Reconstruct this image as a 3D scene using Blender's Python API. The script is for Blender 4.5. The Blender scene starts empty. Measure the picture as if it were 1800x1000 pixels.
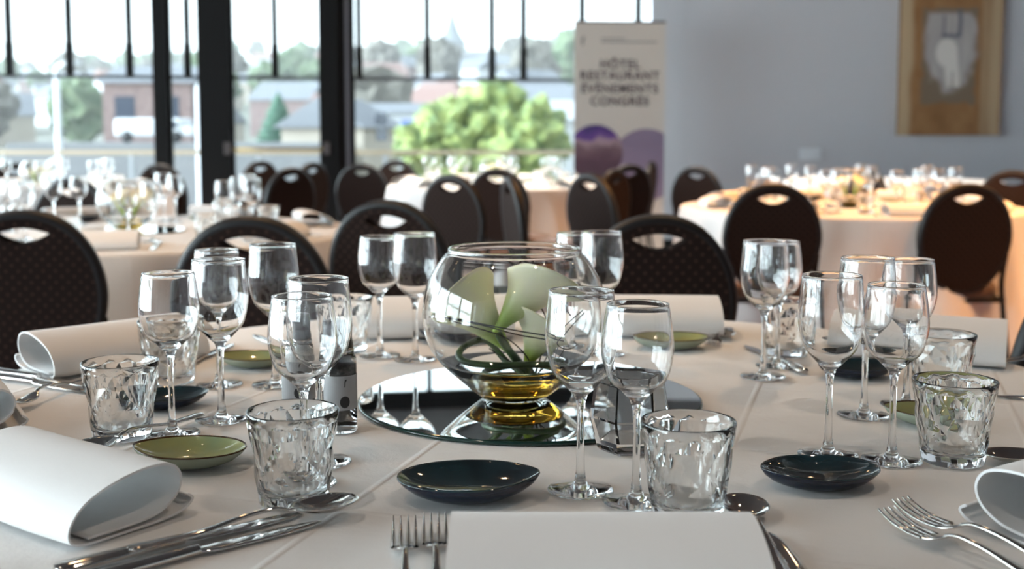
import bpy, bmesh, math, random
from mathutils import Vector, Matrix
PI = math.pi
S = bpy.context.scene
COL = S.collection
rnd = random.Random(7)

# ------------------------------------------------------------------ camera
F = 2000.0
PITCH = math.radians(5.0)
CZ = 1.085
SH = (math.tan(PITCH) - 260.0 / F) * F / 1800.0
cam = bpy.data.cameras.new('camera')
camo = bpy.data.objects.new('camera', cam)
COL.objects.link(camo)
cam.sensor_width = 36.0
cam.lens = F / 1800.0 * 36.0
cam.shift_y = SH
cam.clip_end = 3000
camo.location = (0, 0, CZ)
camo.rotation_euler = (PI / 2 - PITCH, 0, 0)
cam.dof.use_dof = True
cam.dof.focus_distance = 1.16
cam.dof.aperture_fstop = 5.2
cam.dof.aperture_blades = 0
S.camera = camo


def ray(px, py):
    xc = (px - 900.0) / F
    yc = (500.0 - py) / F + SH * 1800.0 / F
    c, s = math.cos(PITCH), math.sin(PITCH)
    return Vector((xc, c + yc * s, -s + yc * c))


def P(px, py, z=0.75):
    """point on the horizontal plane z seen at a pixel"""
    d = ray(px, py)
    t = (z - CZ) / d.z
    return Vector((d.x * t, d.y * t, z))


def Q(px, py, D):
    """point at distance D (world y) seen at a pixel"""
    d = ray(px, py)
    t = D / d.y
    return Vector((d.x * t, D, CZ + d.z * t))


# ------------------------------------------------------------------ objects
def tag(o, label=None, cat=None, group=None, kind=None):
    if label: o['label'] = label
    if cat: o['category'] = cat
    if group: o['group'] = group
    if kind: o['kind'] = kind
    return o


def thing(name, label, cat, loc=(0, 0, 0), rz=0.0, group=None, kind=None):
    o = bpy.data.objects.new(name, None)
    o.empty_display_size = 0.05
    COL.objects.link(o)
    o.location = loc
    o.rotation_euler = (0, 0, rz)
    return tag(o, label, cat, group, kind)


def dup(root, loc, rz, label=None, group=None, rx=0.0, scale=None, cat=None):
    def cp(o, parent=None):
        c = o.copy()
        COL.objects.link(c)
        if parent is not None: c.parent = parent
        for k in KIDS.get(o.name, []):
            KIDS.setdefault(c.name, []).append(cp(k, c))
        return c
    r = cp(root)
    r.location = loc
    r.rotation_euler = (rx, 0, rz)
    if scale: r.scale = (scale,) * 3
    if label: r['label'] = label
    if group: r['group'] = group
    elif 'group' in r: del r['group']
    if cat: r['category'] = cat
    return r


KIDS = {}


class MB:
    def __init__(self):
        self.v = []; self.f = []; self.m = []; self.s = []

    def add(self, vs, fs, mi=0, smooth=True):
        b = len(self.v)
        self.v += [Vector(p) for p in vs]
        for f in fs:
            self.f.append([b + i for i in f]); self.m.append(mi); self.s.append(smooth)
        return self

    def box(self, a, b, mi=0):
        x0, y0, z0 = a; x1, y1, z1 = b
        vs = [(x0, y0, z0), (x1, y0, z0), (x1, y1, z0), (x0, y1, z0), (x0, y0, z1), (x1, y0, z1), (x1, y1, z1), (x0, y1, z1)]
        return self.add(vs, [(0, 3, 2, 1), (4, 5, 6, 7), (0, 1, 5, 4), (1, 2, 6, 5), (2, 3, 7, 6), (3, 0, 4, 7)], mi, False)

    def lathe(self, prof, seg=48, mi=0, closed=False, c=(0, 0, 0), smooth=True):
        """prof: list of (r, z); closed joins the last to the first"""
        vs, fs = [], []
        rows = []
        for r, z in prof:
            if r < 1e-6:
                rows.append([len(vs)]); vs.append((c[0], c[1], c[2] + z))
            else:
                rows.append(list(range(len(vs), len(vs) + seg)))
                for k in range(seg):
                    a = 2 * PI * k / seg
                    vs.append((c[0] + r * math.cos(a), c[1] + r * math.sin(a), c[2] + z))
        n = len(rows)
        for i in range(n if closed else n - 1):
            A, B = rows[i], rows[(i + 1) % n]
            for k in range(seg):
                k2 = (k + 1) % seg
                if len(A) == 1 and len(B) == 1: continue
                if len(A) == 1: fs.append((A[0], B[k2], B[k]))
                elif len(B) == 1: fs.append((A[k], A[k2], B[0]))
                else: fs.append((A[k], A[k2], B[k2], B[k]))
        return self.add(vs, fs, mi, smooth)

    def tube(self, pts, rad, seg=10, mi=0, caps=True, closed=False):
        pts = [Vector(p) for p in pts]
        n = len(pts)
        rs = rad if isinstance(rad, (list, tuple)) else [rad] * n
        up = None
        vs, fs = [], []
        for i, p in enumerate(pts):
            if closed: t = (pts[(i + 1) % n] - pts[i - 1]).normalized()
            else: t = (pts[min(i + 1, n - 1)] - pts[max(i - 1, 0)]).normalized()
            if up is None:
                up = t.orthogonal().normalized()
            up = (up - t * up.dot(t))
            up = up.normalized() if up.length > 1e-6 else t.orthogonal().normalized()
            w = t.cross(up)
            for k in range(seg):
                a = 2 * PI * k / seg
                vs.append(p + (up * math.cos(a) + w * math.sin(a)) * rs[i])
        m = n if closed else n - 1
        for i in range(m):
            a0, b0 = i * seg, ((i + 1) % n) * seg
            for k in range(seg):
                k2 = (k + 1) % seg
                fs.append((a0 + k, a0 + k2, b0 + k2, b0 + k))
        if caps and not closed:
            fs.append(tuple(range(seg))[::-1]); fs.append(tuple(range((n - 1) * seg, n * seg)))
        return self.add(vs, fs, mi)

    def grid(self, rows, mi=0, cu=False, cv=False, smooth=True):
        """rows: list of equal-length lists of points"""
        n, m = len(rows), len(rows[0])
        vs = [p for r in rows for p in r]
        fs = []
        for i in range(n if cu else n - 1):
            for j in range(m if cv else m - 1):
                i2, j2 = (i + 1) % n, (j + 1) % m
                fs.append((i * m + j, i * m + j2, i2 * m + j2, i2 * m + j))
        return self.add(vs, fs, mi, smooth)

    def build(self, name, mats, parent=None, fix=True):
        me = bpy.data.meshes.new(name)
        me.from_pydata([tuple(v) for v in self.v], [], self.f)
        if not isinstance(mats, (list, tuple)): mats = [mats]
        for m in mats: me.materials.append(m)
        me.polygons.foreach_set('material_index', self.m)
        me.polygons.foreach_set('use_smooth', self.s)
        if fix:
            bm = bmesh.new(); bm.from_mesh(me)
            bmesh.ops.recalc_face_normals(bm, faces=bm.faces)
            bm.to_mesh(me); bm.free()
        me.update()
        return link(name, me, parent)


def link(name, me, parent=None):
    o = bpy.data.objects.new(name, me)
    COL.objects.link(o)
    if parent is not None:
        o.parent = parent
        KIDS.setdefault(parent.name, []).append(o)
    return o


def catmull(pts, n=8, closed=False):
    pts = [Vector(p) for p in pts]
    out = []
    m = len(pts)
    for i in range(m if closed else m - 1):
        if closed: p0, p1, p2, p3 = pts[i - 1], pts[i], pts[(i + 1) % m], pts[(i + 2) % m]
        else: p0, p1, p2, p3 = pts[max(i - 1, 0)], pts[i], pts[i + 1], pts[min(i + 2, m - 1)]
        for k in range(n):
            t = k / n
            out.append(0.5 * ((2 * p1) + (p2 - p0) * t + (2 * p0 - 5 * p1 + 4 * p2 - p3) * t * t + (3 * p1 - p0 - 3 * p2 + p3) * t ** 3))
    if not closed: out.append(pts[-1])
    return out


def bevel(o, w=0.003, seg=2, ang=40):
    m = o.modifiers.new('bev', 'BEVEL'); m.width = w; m.segments = seg
    m.limit_method = 'ANGLE'; m.angle_limit = math.radians(ang)
    return o


# ------------------------------------------------------------------ materials
def mat(name, color=(0.8, 0.8, 0.8), rough=0.5, metal=0.0, **kw):
    m = bpy.data.materials.new(name); m.use_nodes = True
    nt = m.node_tree; b = nt.nodes['Principled BSDF']
    b.inputs['Base Color'].default_value = (*color, 1)
    b.inputs['Roughness'].default_value = rough
    b.inputs['Metallic'].default_value = metal
    for k, v in kw.items():
        k = k.replace('_', ' ')
        if k in b.inputs: b.inputs[k].default_value = v
    m['b'] = 1
    return m


def N(m, typ, **kw):
    n = m.node_tree.nodes.new(typ)
    for k, v in kw.items():
        if hasattr(n, k): setattr(n, k, v)
        else: n.inputs[k.replace('_', ' ')].default_value = v
    return n


def L(m, a, b): m.node_tree.links.new(a, b)


def PB(m): return m.node_tree.nodes['Principled BSDF']


def bump(m, scale, strength, dist=0.002, detail=4, coord='Object', stretch=None):
    tc = N(m, 'ShaderNodeTexCoord'); n = N(m, 'ShaderNodeTexNoise', Scale=scale, Detail=detail)
    src = tc.outputs[coord]
    if stretch:
        mp = N(m, 'ShaderNodeMapping'); mp.inputs['Scale'].default_value = stretch
        L(m, src, mp.inputs[0]); src = mp.outputs[0]
    b = N(m, 'ShaderNodeBump', Strength=strength, Distance=dist)
    L(m, src, n.inputs['Vector']); L(m, n.outputs['Fac'], b.inputs['Height']); L(m, b.outputs[0], PB(m).inputs['Normal'])
    return n


def mottle(m, c1, c2, scale=5, detail=4, coord='Object', stretch=None):
    tc = N(m, 'ShaderNodeTexCoord'); n = N(m, 'ShaderNodeTexNoise', Scale=scale, Detail=detail)
    src = tc.outputs[coord]
    if stretch:
        mp = N(m, 'ShaderNodeMapping'); mp.inputs['Scale'].default_value = stretch
        L(m, src, mp.inputs[0]); src = mp.outputs[0]
    r = N(m, 'ShaderNodeValToRGB')
    r.color_ramp.elements[0].position = 0.35; r.color_ramp.elements[0].color = (*c1, 1)
    r.color_ramp.elements[1].position = 0.65; r.color_ramp.elements[1].color = (*c2, 1)
    L(m, src, n.inputs['Vector']); L(m, n.outputs['Fac'], r.inputs[0]); L(m, r.outputs[0], PB(m).inputs['Base Color'])
    return m


def glass(name, color=(1, 1, 1), ior=1.5):
    m = bpy.data.materials.new(name); m.use_nodes = True
    nt = m.node_tree; nt.nodes.clear()
    o = nt.nodes.new('ShaderNodeOutputMaterial'); g = nt.nodes.new('ShaderNodeBsdfGlass')
    g.inputs['Color'].default_value = (*color, 1); g.inputs['IOR'].default_value = ior; g.inputs['Roughness'].default_value = 0.0
    nt.links.new(g.outputs[0], o.inputs[0])
    return m


def pane_mat(name, tint=(0.93, 0.97, 0.96), k=1.0):
    m = bpy.data.materials.new(name); m.use_nodes = True
    nt = m.node_tree; nt.nodes.clear()
    o = nt.nodes.new('ShaderNodeOutputMaterial'); t = nt.nodes.new('ShaderNodeBsdfTransparent'); g = nt.nodes.new('ShaderNodeBsdfGlossy')
    x = nt.nodes.new('ShaderNodeMixShader'); fr = nt.nodes.new('ShaderNodeFresnel')
    fr.inputs[0].default_value = 1.5
    t.inputs[0].default_value = (*tint, 1); g.inputs['Roughness'].default_value = 0.02
    nt.links.new(fr.outputs[0], x.inputs[0]); nt.links.new(t.outputs[0], x.inputs[1]); nt.links.new(g.outputs[0], x.inputs[2]); nt.links.new(x.outputs[0], o.inputs[0])
    return m


M = {}
M['glass'] = glass('clear_glass', (0.998, 0.999, 0.999), 1.48)
M['tumbler'] = glass('tumbler_glass', (0.99, 0.995, 0.995), 1.48)
M['bowl'] = glass('bowl_glass', (0.992, 0.998, 0.996), 1.48)
M['water'] = glass('amber_water', (0.96, 0.83, 0.50), 1.33)
M['pane'] = pane_mat('window_pane')


def add_weave(m, scale=900):
    bump(m, scale, 0.15, 0.0005)


def cloth_mat(name, c):
    m = mat(name, c, 0.85, Sheen_Weight=0.25, Specular_IOR_Level=0.2)
    tc = N(m, 'ShaderNodeTexCoord')
    n = N(m, 'ShaderNodeTexNoise', Scale=9.0, Detail=5.0, Distortion=0.4)
    n2 = N(m, 'ShaderNodeTexNoise', Scale=500.0, Detail=2.0)
    mx = N(m, 'ShaderNodeMath', operation='MULTIPLY_ADD')
    mx.inputs[1].default_value = 0.03
    b = N(m, 'ShaderNodeBump', Strength=0.35, Distance=0.012)
    L(m, tc.outputs['Object'], n.inputs['Vector']); L(m, tc.outputs['Object'], n2.inputs['Vector'])
    L(m, n2.outputs['Fac'], mx.inputs[0]); L(m, n.outputs['Fac'], mx.inputs[2])
    last = mx.outputs[0]
    # pressed fold lines, two crossing sets
    for nv, of in (((0.30, 0.954, 0.0), 0.11), ((0.954, -0.30, 0.0), 0.05)):
        dt = N(m, 'ShaderNodeVectorMath', operation='DOT_PRODUCT'); dt.inputs[1].default_value = nv
        ad = N(m, 'ShaderNodeMath', operation='ADD'); ad.inputs[1].default_value = of
        pp = N(m, 'ShaderNodeMath', operation='PINGPONG'); pp.inputs[1].default_value = 0.155
        mr = N(m, 'ShaderNodeMapRange', interpolation_type='SMOOTHERSTEP'); mr.inputs[1].default_value = 0.0; mr.inputs[2].default_value = 0.006; mr.inputs[3].default_value = 0.20; mr.inputs[4].default_value = 0.0
        sm = N(m, 'ShaderNodeMath', operation='ADD')
        L(m, tc.outputs['Object'], dt.inputs[0]); L(m, dt.outputs['Value'], ad.inputs[0]); L(m, ad.outputs[0], pp.inputs[0]); L(m, pp.outputs[0], mr.inputs[0])
        L(m, last, sm.inputs[0]); L(m, mr.outputs[0], sm.inputs[1]); last = sm.outputs[0]
    L(m, last, b.inputs['Height']); L(m, b.outputs[0], PB(m).inputs['Normal'])
    return m


M['cloth'] = cloth_mat('white_cotton_cloth', (0.70, 0.685, 0.67))
M['napkin'] = mat('white_napkin_linen', (0.74, 0.735, 0.73), 0.9, Sheen_Weight=0.2, Specular_IOR_Level=0.2)
bump(M['napkin'], 60, 0.15, 0.002)
M['steel'] = mat('polished_steel', (0.60, 0.57, 0.54), 0.055, 1.0)
M['mirror'] = mat('mirror_silver', (0.86, 0.90, 0.89), 0.01, 1.0)
M['mirror_edge'] = mat('mirror_glass_edge', (0.01, 0.035, 0.03), 0.08)
M['black'] = mat('black_metal', (0.006, 0.006, 0.007), 0.5, Specular_IOR_Level=0.3)
M['frame_black'] = mat('black_window_frame', (0.004, 0.0045, 0.005), 0.6, Specular_IOR_Level=0.25)
M['chrome'] = mat('chair_chrome', (0.25, 0.25, 0.27), 0.25, 1.0)
M['glaze_green'] = mat('green_glaze', (0.30, 0.33, 0.14), 0.10, Coat_Weight=0.6)
mottle(M['glaze_green'], (0.33, 0.32, 0.11), (0.24, 0.30, 0.17), 14)
M['glaze_green_out'] = mat('pale_green_glaze', (0.30, 0.35, 0.27), 0.2)
M['glaze_dark'] = mat('dark_teal_glaze', (0.012, 0.022, 0.026), 0.06, Coat_Weight=0.7)
mottle(M['glaze_dark'], (0.006, 0.010, 0.012), (0.012, 0.035, 0.045), 18)
M['glaze_dark_out'] = mat('navy_glaze', (0.008, 0.016, 0.035), 0.15)
M['glaze_rim'] = mat('brown_glaze_rim', (0.06, 0.03, 0.012), 0.2)
M['fabric_seat'] = mat('brown_seat_fabric', (0.075, 0.035, 0.02), 0.9, Sheen_Weight=0.3)
M['wall'] = mat('grey_blue_wall', (0.47, 0.485, 0.52), 0.75)
bump(M['wall'], 60, 0.08, 0.002)
M['ceiling'] = mat('dark_grey_ceiling', (0.065, 0.068, 0.075), 0.8)
bump(M['ceiling'], 40, 0.1)
M['carpet'] = mottle(mat('red_brown_carpet', (0.15, 0.06, 0.045), 1.0, Sheen_Weight=0.3), (0.10, 0.042, 0.035), (0.20, 0.085, 0.065), 9)
M['white_plastic'] = mat('white_plastic', (0.6, 0.64, 0.68), 0.4)
M['stem'] = mottle(mat('green_stem', (0.04, 0.09, 0.02), 0.4), (0.015, 0.04, 0.010), (0.05, 0.11, 0.025), 30)
M['twig'] = mat('dark_twig', (0.02, 0.018, 0.012), 0.5)
M['spadix'] = mat('yellow_spadix', (0.8, 0.5, 0.05), 0.6)
M['salt'] = mottle(mat('white_salt', (0.8, 0.8, 0.78), 0.8), (0.65, 0.65, 0.63), (0.85, 0.85, 0.83), 400)
M['pepper'] = mottle(mat('black_peppercorns', (0.03, 0.025, 0.02), 0.5), (0.01, 0.009, 0.008), (0.05, 0.04, 0.035), 300)
M['label'] = mat('grey_paper_label', (0.30, 0.30, 0.305), 0.6)
M['cap'] = mat('black_plastic_cap', (0.012, 0.012, 0.012), 0.35)
M['ink'] = mat('black_ink', (0.015, 0.015, 0.017), 0.6)
M['collar'] = mat('brushed_collar', (0.5, 0.5, 0.5), 0.2, 1.0)


def fabric(name, base, dot):
    m = mat(name, base, 0.95, Specular_IOR_Level=0.2)
    tc = N(m, 'ShaderNodeTexCoord')
    mp = N(m, 'ShaderNodeMapping'); mp.inputs['Rotation'].default_value = (0, PI / 4, 0); mp.inputs['Scale'].default_value = (46, 46, 46)
    fr = N(m, 'ShaderNodeVectorMath', operation='FRACTION')
    sb = N(m, 'ShaderNodeVectorMath', operation='SUBTRACT'); sb.inputs[1].default_value = (0.5, 0.5, 0.5)
    mu = N(m, 'ShaderNodeVectorMath', operation='MULTIPLY'); mu.inputs[1].default_value = (1, 0, 1)
    ln = N(m, 'ShaderNodeVectorMath', operation='LENGTH')
    rp = N(m, 'ShaderNodeValToRGB')
    e = rp.color_ramp.elements
    e[0].position = 0.07; e[0].color = (*dot, 1)
    e[1].position = 0.17; e[1].color = (*base, 1)
    e2 = e.new(0.48); e2.color = (base[0] * 0.7, base[1] * 0.7, base[2] * 0.7, 1)
    L(m, tc.outputs['Object'], mp.inputs[0]); L(m, mp.outputs[0], fr.inputs[0]); L(m, fr.outputs[0], sb.inputs[0])
    L(m, sb.outputs[0], mu.inputs[0]); L(m, mu.outputs[0], ln.inputs[0]); L(m, ln.outputs['Value'], rp.inputs[0])
    L(m, rp.outputs[0], PB(m).inputs['Base Color'])
    b = N(m, 'ShaderNodeBump', Strength=0.3, Distance=0.002)
    L(m, ln.outputs['Value'], b.inputs['Height']); L(m, b.outputs[0], PB(m).inputs['Normal'])
    return m


M['fabric'] = fabric('brown_dotted_upholstery', (0.016, 0.008, 0.006), (0.06, 0.034, 0.026))

# ------------------------------------------------------------------ room shell
# right part of the far wall is parallel to the picture, the glazed part recedes from (X0,Y0) towards the left
CX, CY = 1.32, 10.9
LX, LY = -6.6, 9.68
UD = Vector((LX - CX, LY - CY, 0)); ULEN = UD.length; UD.normalize()
UN = Vector((-UD.y, UD.x, 0))          # points outdoors or in
if UN.y < 0: UN = -UN
CEIL = 2.98


def U(px):
    k = (px - 900.0) / F * 0.9965
    # x = k*y ; (CX+UD.x t) = k (CY+UD.y t)
    return (k * CY - CX) / (UD.x - k * UD.y)


wroot = Matrix.Translation((CX, CY, 0)) @ Matrix((( UD.x, UN.x, 0, 0), (UD.y, UN.y, 0, 0), (0, 0, 1, 0), (0, 0, 0, 1)))


def wtag(o, label):
    return tag(o, label, 'wall' if 'wall' in o.name else None, kind='structure')


def struct(o, label, cat):
    return tag(o, label, cat, kind='structure')


fl = MB(); fl.box((-6.7, -3.6, -0.12), (7.0, 11.1, 0.0)); struct(fl.build('floor', M['carpet']), 'red-brown carpet floor of the dining room', 'floor')
cl = MB(); cl.box((-6.7, -3.6, CEIL), (7.0, 11.1, CEIL + 0.12)); struct(cl.build('ceiling', M['ceiling']), 'dark grey ceiling over the dining tables', 'ceiling')
w = MB(); w.box((CX, CY, 0), (7.0, CY + 0.2, CEIL))
for sx in (1.62, 2.35, 3.1, 3.86, 4.6, 5.4): w.box((sx, CY - 0.004, 0.1), (sx + 0.012, CY, CEIL))
struct(w.build('wall_back', M['wall']), 'plain blue-grey wall carrying the brown painting', 'wall')
w = MB(); w.box((6.8, -3.5, 0), (7.0, CY, CEIL)); struct(w.build('wall_right', M['wall']), 'blue-grey side wall at the painting end', 'wall')
w = MB(); w.box((-6.6, -3.6, 0), (7.0, -3.4, CEIL)); struct(w.build('wall_front', M['wall']), 'blue-grey wall behind the viewpoint', 'wall')
b = MB(); b.box((CX, CY - 0.02, 0), (6.8, CY - 0.005, 0.1)); struct(b.build('baseboard_back', M['frame_black']), 'black baseboard under the blue-grey wall', 'baseboard')

# glazed wall
FZ0, FZ1 = 0.12, 2.86
def local_obj(mb, name, m, parent=None, frame=True):
    o = mb.build(name, m, parent)
    if parent is None: o.matrix_world = wroot
    return o


w = MB(); w.box((-0.02, -0.06, FZ1), (ULEN, 0.14, CEIL)); w.box((-0.02, -0.06, 0), (ULEN, 0.14, FZ0))
o = local_obj(w, 'wall_window_side', M['frame_black']); struct(o, 'black header and sill band framing the tall windows', 'wall')
ZT = 1.62
posts = [(278, 298, 'trim_1', 'slim black window post above the dotted chairs'), (357, 407, 'trim_2', 'broad black column between the windows'), (568, 619, 'trim_3', 'black double post with a paler painted reflection strip')]
for a, c, nm, lb in posts:
    w = MB(); u1, u0 = U(a), U(c)
    w.box((u0, -0.10, 0), (u1, 0.12, CEIL))
    if nm == 'trim_3':
        w.box((u0 + 0.02, -0.125, 0), (u0 + 0.055, -0.10, CEIL), 1)  # reflection along the post, put in as a paler grey strip
        w.box((u0 + 0.12, -0.13, 0), (u0 + 0.17, -0.10, CEIL), 0)
    o = local_obj(w, nm, [M['frame_black'], mat('grey_reflection_strip', (0.11, 0.11, 0.125), 0.4)]); struct(o, lb, 'post')
wins = [(-330, 278, [-80, 22, 127, 232], 'window_1', 'tall window showing a lamp post and pale town'),
        (298, 357, [333], 'window_2', 'narrow window between slim post and broad column'),
        (407, 568, [486], 'window_3', 'window showing a dark green conifer'),
        (619, 1143, [633, 752, 865, 920, 1022, 1120], 'window_4', 'widest window showing church spire and round shrub')]
for a, c, bars, nm, lb in wins:
    e = thing(nm, lb, 'window', kind='structure'); e.matrix_world = wroot
    u1, u0 = min(U(a), ULEN), U(c)
    if nm == 'window_4': u0 = 0.0
    w = MB()
    for (p, q) in (((u0, -0.03, FZ0), (u0 + 0.03, 0.05, FZ1)), ((u1 - 0.03, -0.03, FZ0), (u1, 0.05, FZ1)), ((u0, -0.03, FZ1 - 0.04), (u1, 0.05, FZ1)), ((u0, -0.03, FZ0), (u1, 0.05, FZ0 + 0.05))):
        w.box(p, q)
    if nm == 'window_4':
        w.v = []; w.f = []; w.m = []; w.s = []
        w.box((u1 - 0.03, -0.03, FZ0), (u1, 0.05, FZ1)); w.box((u0, -0.03, FZ1 - 0.04), (u1, 0.05, FZ1)); w.box((u0, -0.03, FZ0), (u1, 0.05, FZ0 + 0.05))
    w.build('window_frame', M['frame_black'], e)
    w = MB(); w.box((u0 + 0.01, -0.012, ZT - 0.024), (u1 - 0.01, 0.02, ZT + 0.008)); w.build('transom', mat('grey_transom', (0.10, 0.11, 0.12), 0.4), e)
    for px in bars:
        u = U(px)
        w = MB(); w.box((u - 0.025, -0.02, ZT), (u + 0.025, 0.03, FZ1 - 0.02)); w.box((u - 0.031, -0.024, ZT - 0.002), (u + 0.031, 0.032, ZT + 0.28)); w.build('glazing_bar', M['frame_black'], e)
    if nm == 'window_3':
        zb = Q(490, 262, 10.1).z
        w = MB(); w.tube([(u0 - 0.02, -0.09, zb), (u1 + 0.02, -0.09, zb)], 0.013, 10); w.build('push_bar', mat('brass_push_bar', (0.42, 0.30, 0.14), 0.3, 0.8), e)
        for uu in (u0 - 0.03, u1 + 0.03):
            w = MB(); w.box((uu - 0.03, -0.115, zb - 0.05), (uu + 0.03, -0.04, zb + 0.06)); w.build('bracket', mat('bracket_grey', (0.10, 0.09, 0.09), 0.4), e)
    w = MB(); w.add([(u0 + 0.02, 0.015, FZ0 + 0.03), (u1 - 0.02, 0.015, FZ0 + 0.03), (u1 - 0.02, 0.015, FZ1 - 0.02), (u0 + 0.02, 0.015, FZ1 - 0.02)], [(0, 1, 2, 3)], 0, False)
    w.build('pane', M['pane'], e, fix=False)

# side windows (left of the picture), they light the glasses and tables
w = MB(); w.box((-6.7, -3.6, 0), (-6.5, 9.8, 0.12)); w.box((-6.7, -3.6, FZ1), (-6.5, 9.8, CEIL))
for y in (-3.6, -1.0, 1.6, 4.2, 6.8, 9.4): w.box((-6.7, y, 0.12), (-6.5, y + 0.3, FZ1))
struct(w.build('wall_left', M['frame_black']), 'black framed glazed side wall beyond the tables', 'wall')
for i, y in enumerate((-3.3, -0.7, 1.9, 4.5, 7.1)):
    e = thing('window_%d' % (i + 5), 'tall side window in the glazed side wall, %s' % ['behind the viewpoint', 'level with the viewpoint', 'level with the big fishbowl table', 'level with the broad-column table', 'beside the lamp post window'][i], 'window', kind='structure')
    w = MB(); w.box((-6.62, y, ZT - 0.03), (-6.58, y + 2.3, ZT + 0.05))
    for k in range(1, 6): w.box((-6.64, y + k * 0.383 - 0.045, 0.12), (-6.56, y + k * 0.383 + 0.045, FZ1))
    w.build('window_frame', M['frame_black'], e)
    w = MB(); w.add([(-6.6, y, 0.12), (-6.6, y + 2.3, 0.12), (-6.6, y + 2.3, FZ1), (-6.6, y, FZ1)], [(0, 1, 2, 3)], 0, False)
    w.build('pane', M['pane'], e, fix=False)

# ------------------------------------------------------------------ lights
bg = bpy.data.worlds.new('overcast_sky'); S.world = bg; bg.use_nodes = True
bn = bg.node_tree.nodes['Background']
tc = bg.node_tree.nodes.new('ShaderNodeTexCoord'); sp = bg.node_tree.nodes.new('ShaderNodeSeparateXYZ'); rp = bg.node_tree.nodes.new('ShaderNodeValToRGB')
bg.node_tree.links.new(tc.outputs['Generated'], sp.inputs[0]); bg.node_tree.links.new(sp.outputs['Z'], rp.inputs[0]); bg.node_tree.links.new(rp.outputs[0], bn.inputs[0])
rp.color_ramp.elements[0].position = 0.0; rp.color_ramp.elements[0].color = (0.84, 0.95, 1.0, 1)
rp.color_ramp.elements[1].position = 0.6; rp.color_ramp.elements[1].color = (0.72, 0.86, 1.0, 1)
# overcast sky, brightness added towards -x to fill the room through the side windows
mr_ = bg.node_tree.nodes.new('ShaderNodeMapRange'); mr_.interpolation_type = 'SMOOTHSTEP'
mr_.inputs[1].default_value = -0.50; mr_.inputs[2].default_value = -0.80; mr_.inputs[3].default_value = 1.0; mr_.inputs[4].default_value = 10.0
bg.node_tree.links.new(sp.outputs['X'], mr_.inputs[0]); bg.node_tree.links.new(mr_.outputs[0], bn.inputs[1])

lamp_mat = mat('lit_lamp_disc', (1, 0.8, 0.5), 0.5, Emission_Strength=25.0)
PB(lamp_mat).inputs['Emission Color'].default_value = (1.0, 0.66, 0.36, 1)
LAMPS = []
for y, row in ((-1.6, (-2.2, 0.0, 2.2)), (0.7, (-2.6, -0.9, 0.9, 2.6)), (3.0, (-2.6, -0.9, 0.9, 2.6)), (5.6, (-1.6, 0.2, 1.75, 3.3)), (8.2, (-3.0, -1.0, 0.6, 2.4))):
    for x in row: LAMPS.append((x, y))
LAMPS.append((3.6, 4.0))
proto = None
for i, (x, y) in enumerate(LAMPS):
    lab = 'round recessed ceiling spot shining on the tables below'
    if proto is None:
        proto = thing('ceiling_spot', lab, 'ceiling light', (x, y, CEIL), 0, 'recessed ceiling spots')
        w = MB(); w.lathe([(0.045, 0.0), (0.062, 0.0), (0.062, -0.012), (0.045, -0.008)], 32, closed=True); w.build('trim_ring', M['black'], proto)
        w = MB(); w.lathe([(0, -0.004), (0.044, -0.004)], 32); w.build('lamp_disc', lamp_mat, proto)
    else:
        dup(proto, (x, y, CEIL), 0, lab, 'recessed ceiling spots')
    ld = bpy.data.lights.new('spot_lamp', 'SPOT'); lo = bpy.data.objects.new('spot_lamp', ld); COL.objects.link(lo)
    lo.location = (x, y, CEIL - 0.03); ld.spot_size = math.radians(95); ld.spot_blend = 0.7; ld.shadow_soft_size = 0.045
    warm = y > 4.5 and x > -1.2
    ld.color = (1.0, 0.60, 0.28) if warm else (1.0, 0.86, 0.72)
    ld.energy = {True: 60, False: 26}[warm]
    if (x, y) in ((1.75, 5.6),): ld.energy = 170
    if (x, y) in ((3.3, 5.6),): ld.energy = 170
    if warm and y < 6: ld.color = (1.0, 0.47, 0.15)
    if y < 2: ld.energy = 9
    if (x, y) == (-0.9, 3.0): ld.energy = 42; ld.color = (1.0, 0.62, 0.32)
    if (x, y) in ((0.9, 3.0), (2.6, 0.7)): ld.energy = 30; ld.color = (1.0, 0.72, 0.46)
    if (x, y) in ((2.6, 3.0), (3.6, 4.0)): ld.energy = 120; ld.color = (1.0, 0.46, 0.14)
    if y > 8: ld.color = (1.0, 0.80, 0.62); ld.energy = 150

# ------------------------------------------------------------------ glassware
def bez(prof, n=6):
    pts = catmull([(r, z, 0) for r, z in prof], n)
    return [(max(p.x, 0.0), p.y) for p in pts]


def wine_glass(H, jz, rr, rm, zm, rf):
    """closed lathe: outer surface from foot centre up to the rim, down the inside to the bowl bottom"""
    w = MB()
    foot = [(0, 0.0), (rf * 0.95, 0.0), (rf, 0.0008), (rf * 0.97, 0.0016), (rf * 0.55, 0.0024), (rf * 0.26, 0.0044), (0.0056, 0.0095), (0.0040, 0.020)]
    stem = [(0.0034, 0.045), (0.0034, jz - 0.020), (0.0042, jz - 0.009), (0.0068, jz - 0.001)]
    b1 = bez([(0.0068, jz - 0.001), (0.0165, jz + 0.0085), (rm * 0.82, jz + (zm - jz) * 0.45), (rm, zm), (rm * 0.965, zm + (H - zm) * 0.5), (rr, H)], 6)[1:]
    t = 0.0009
    inner = []
    for r, z in b1[::-1]:
        if z > jz + 0.004:
            e_ = math.exp(-(z - jz) / 0.010)
            inner.append((max(r - t - 0.0012 * e_, 0.0), z + 0.0026 * e_))
    prof = foot + stem + b1 + [(rr + 0.0001, H + 0.0006), (rr - 0.0006, H + 0.0010), (rr - 0.0013, H + 0.0006), (rr - 0.0013, H - 0.0004)] + inner[1:] + [(0.0045, jz + 0.0052), (0, jz + 0.0046)]
    w.lathe(prof, 64)
    return w


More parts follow.
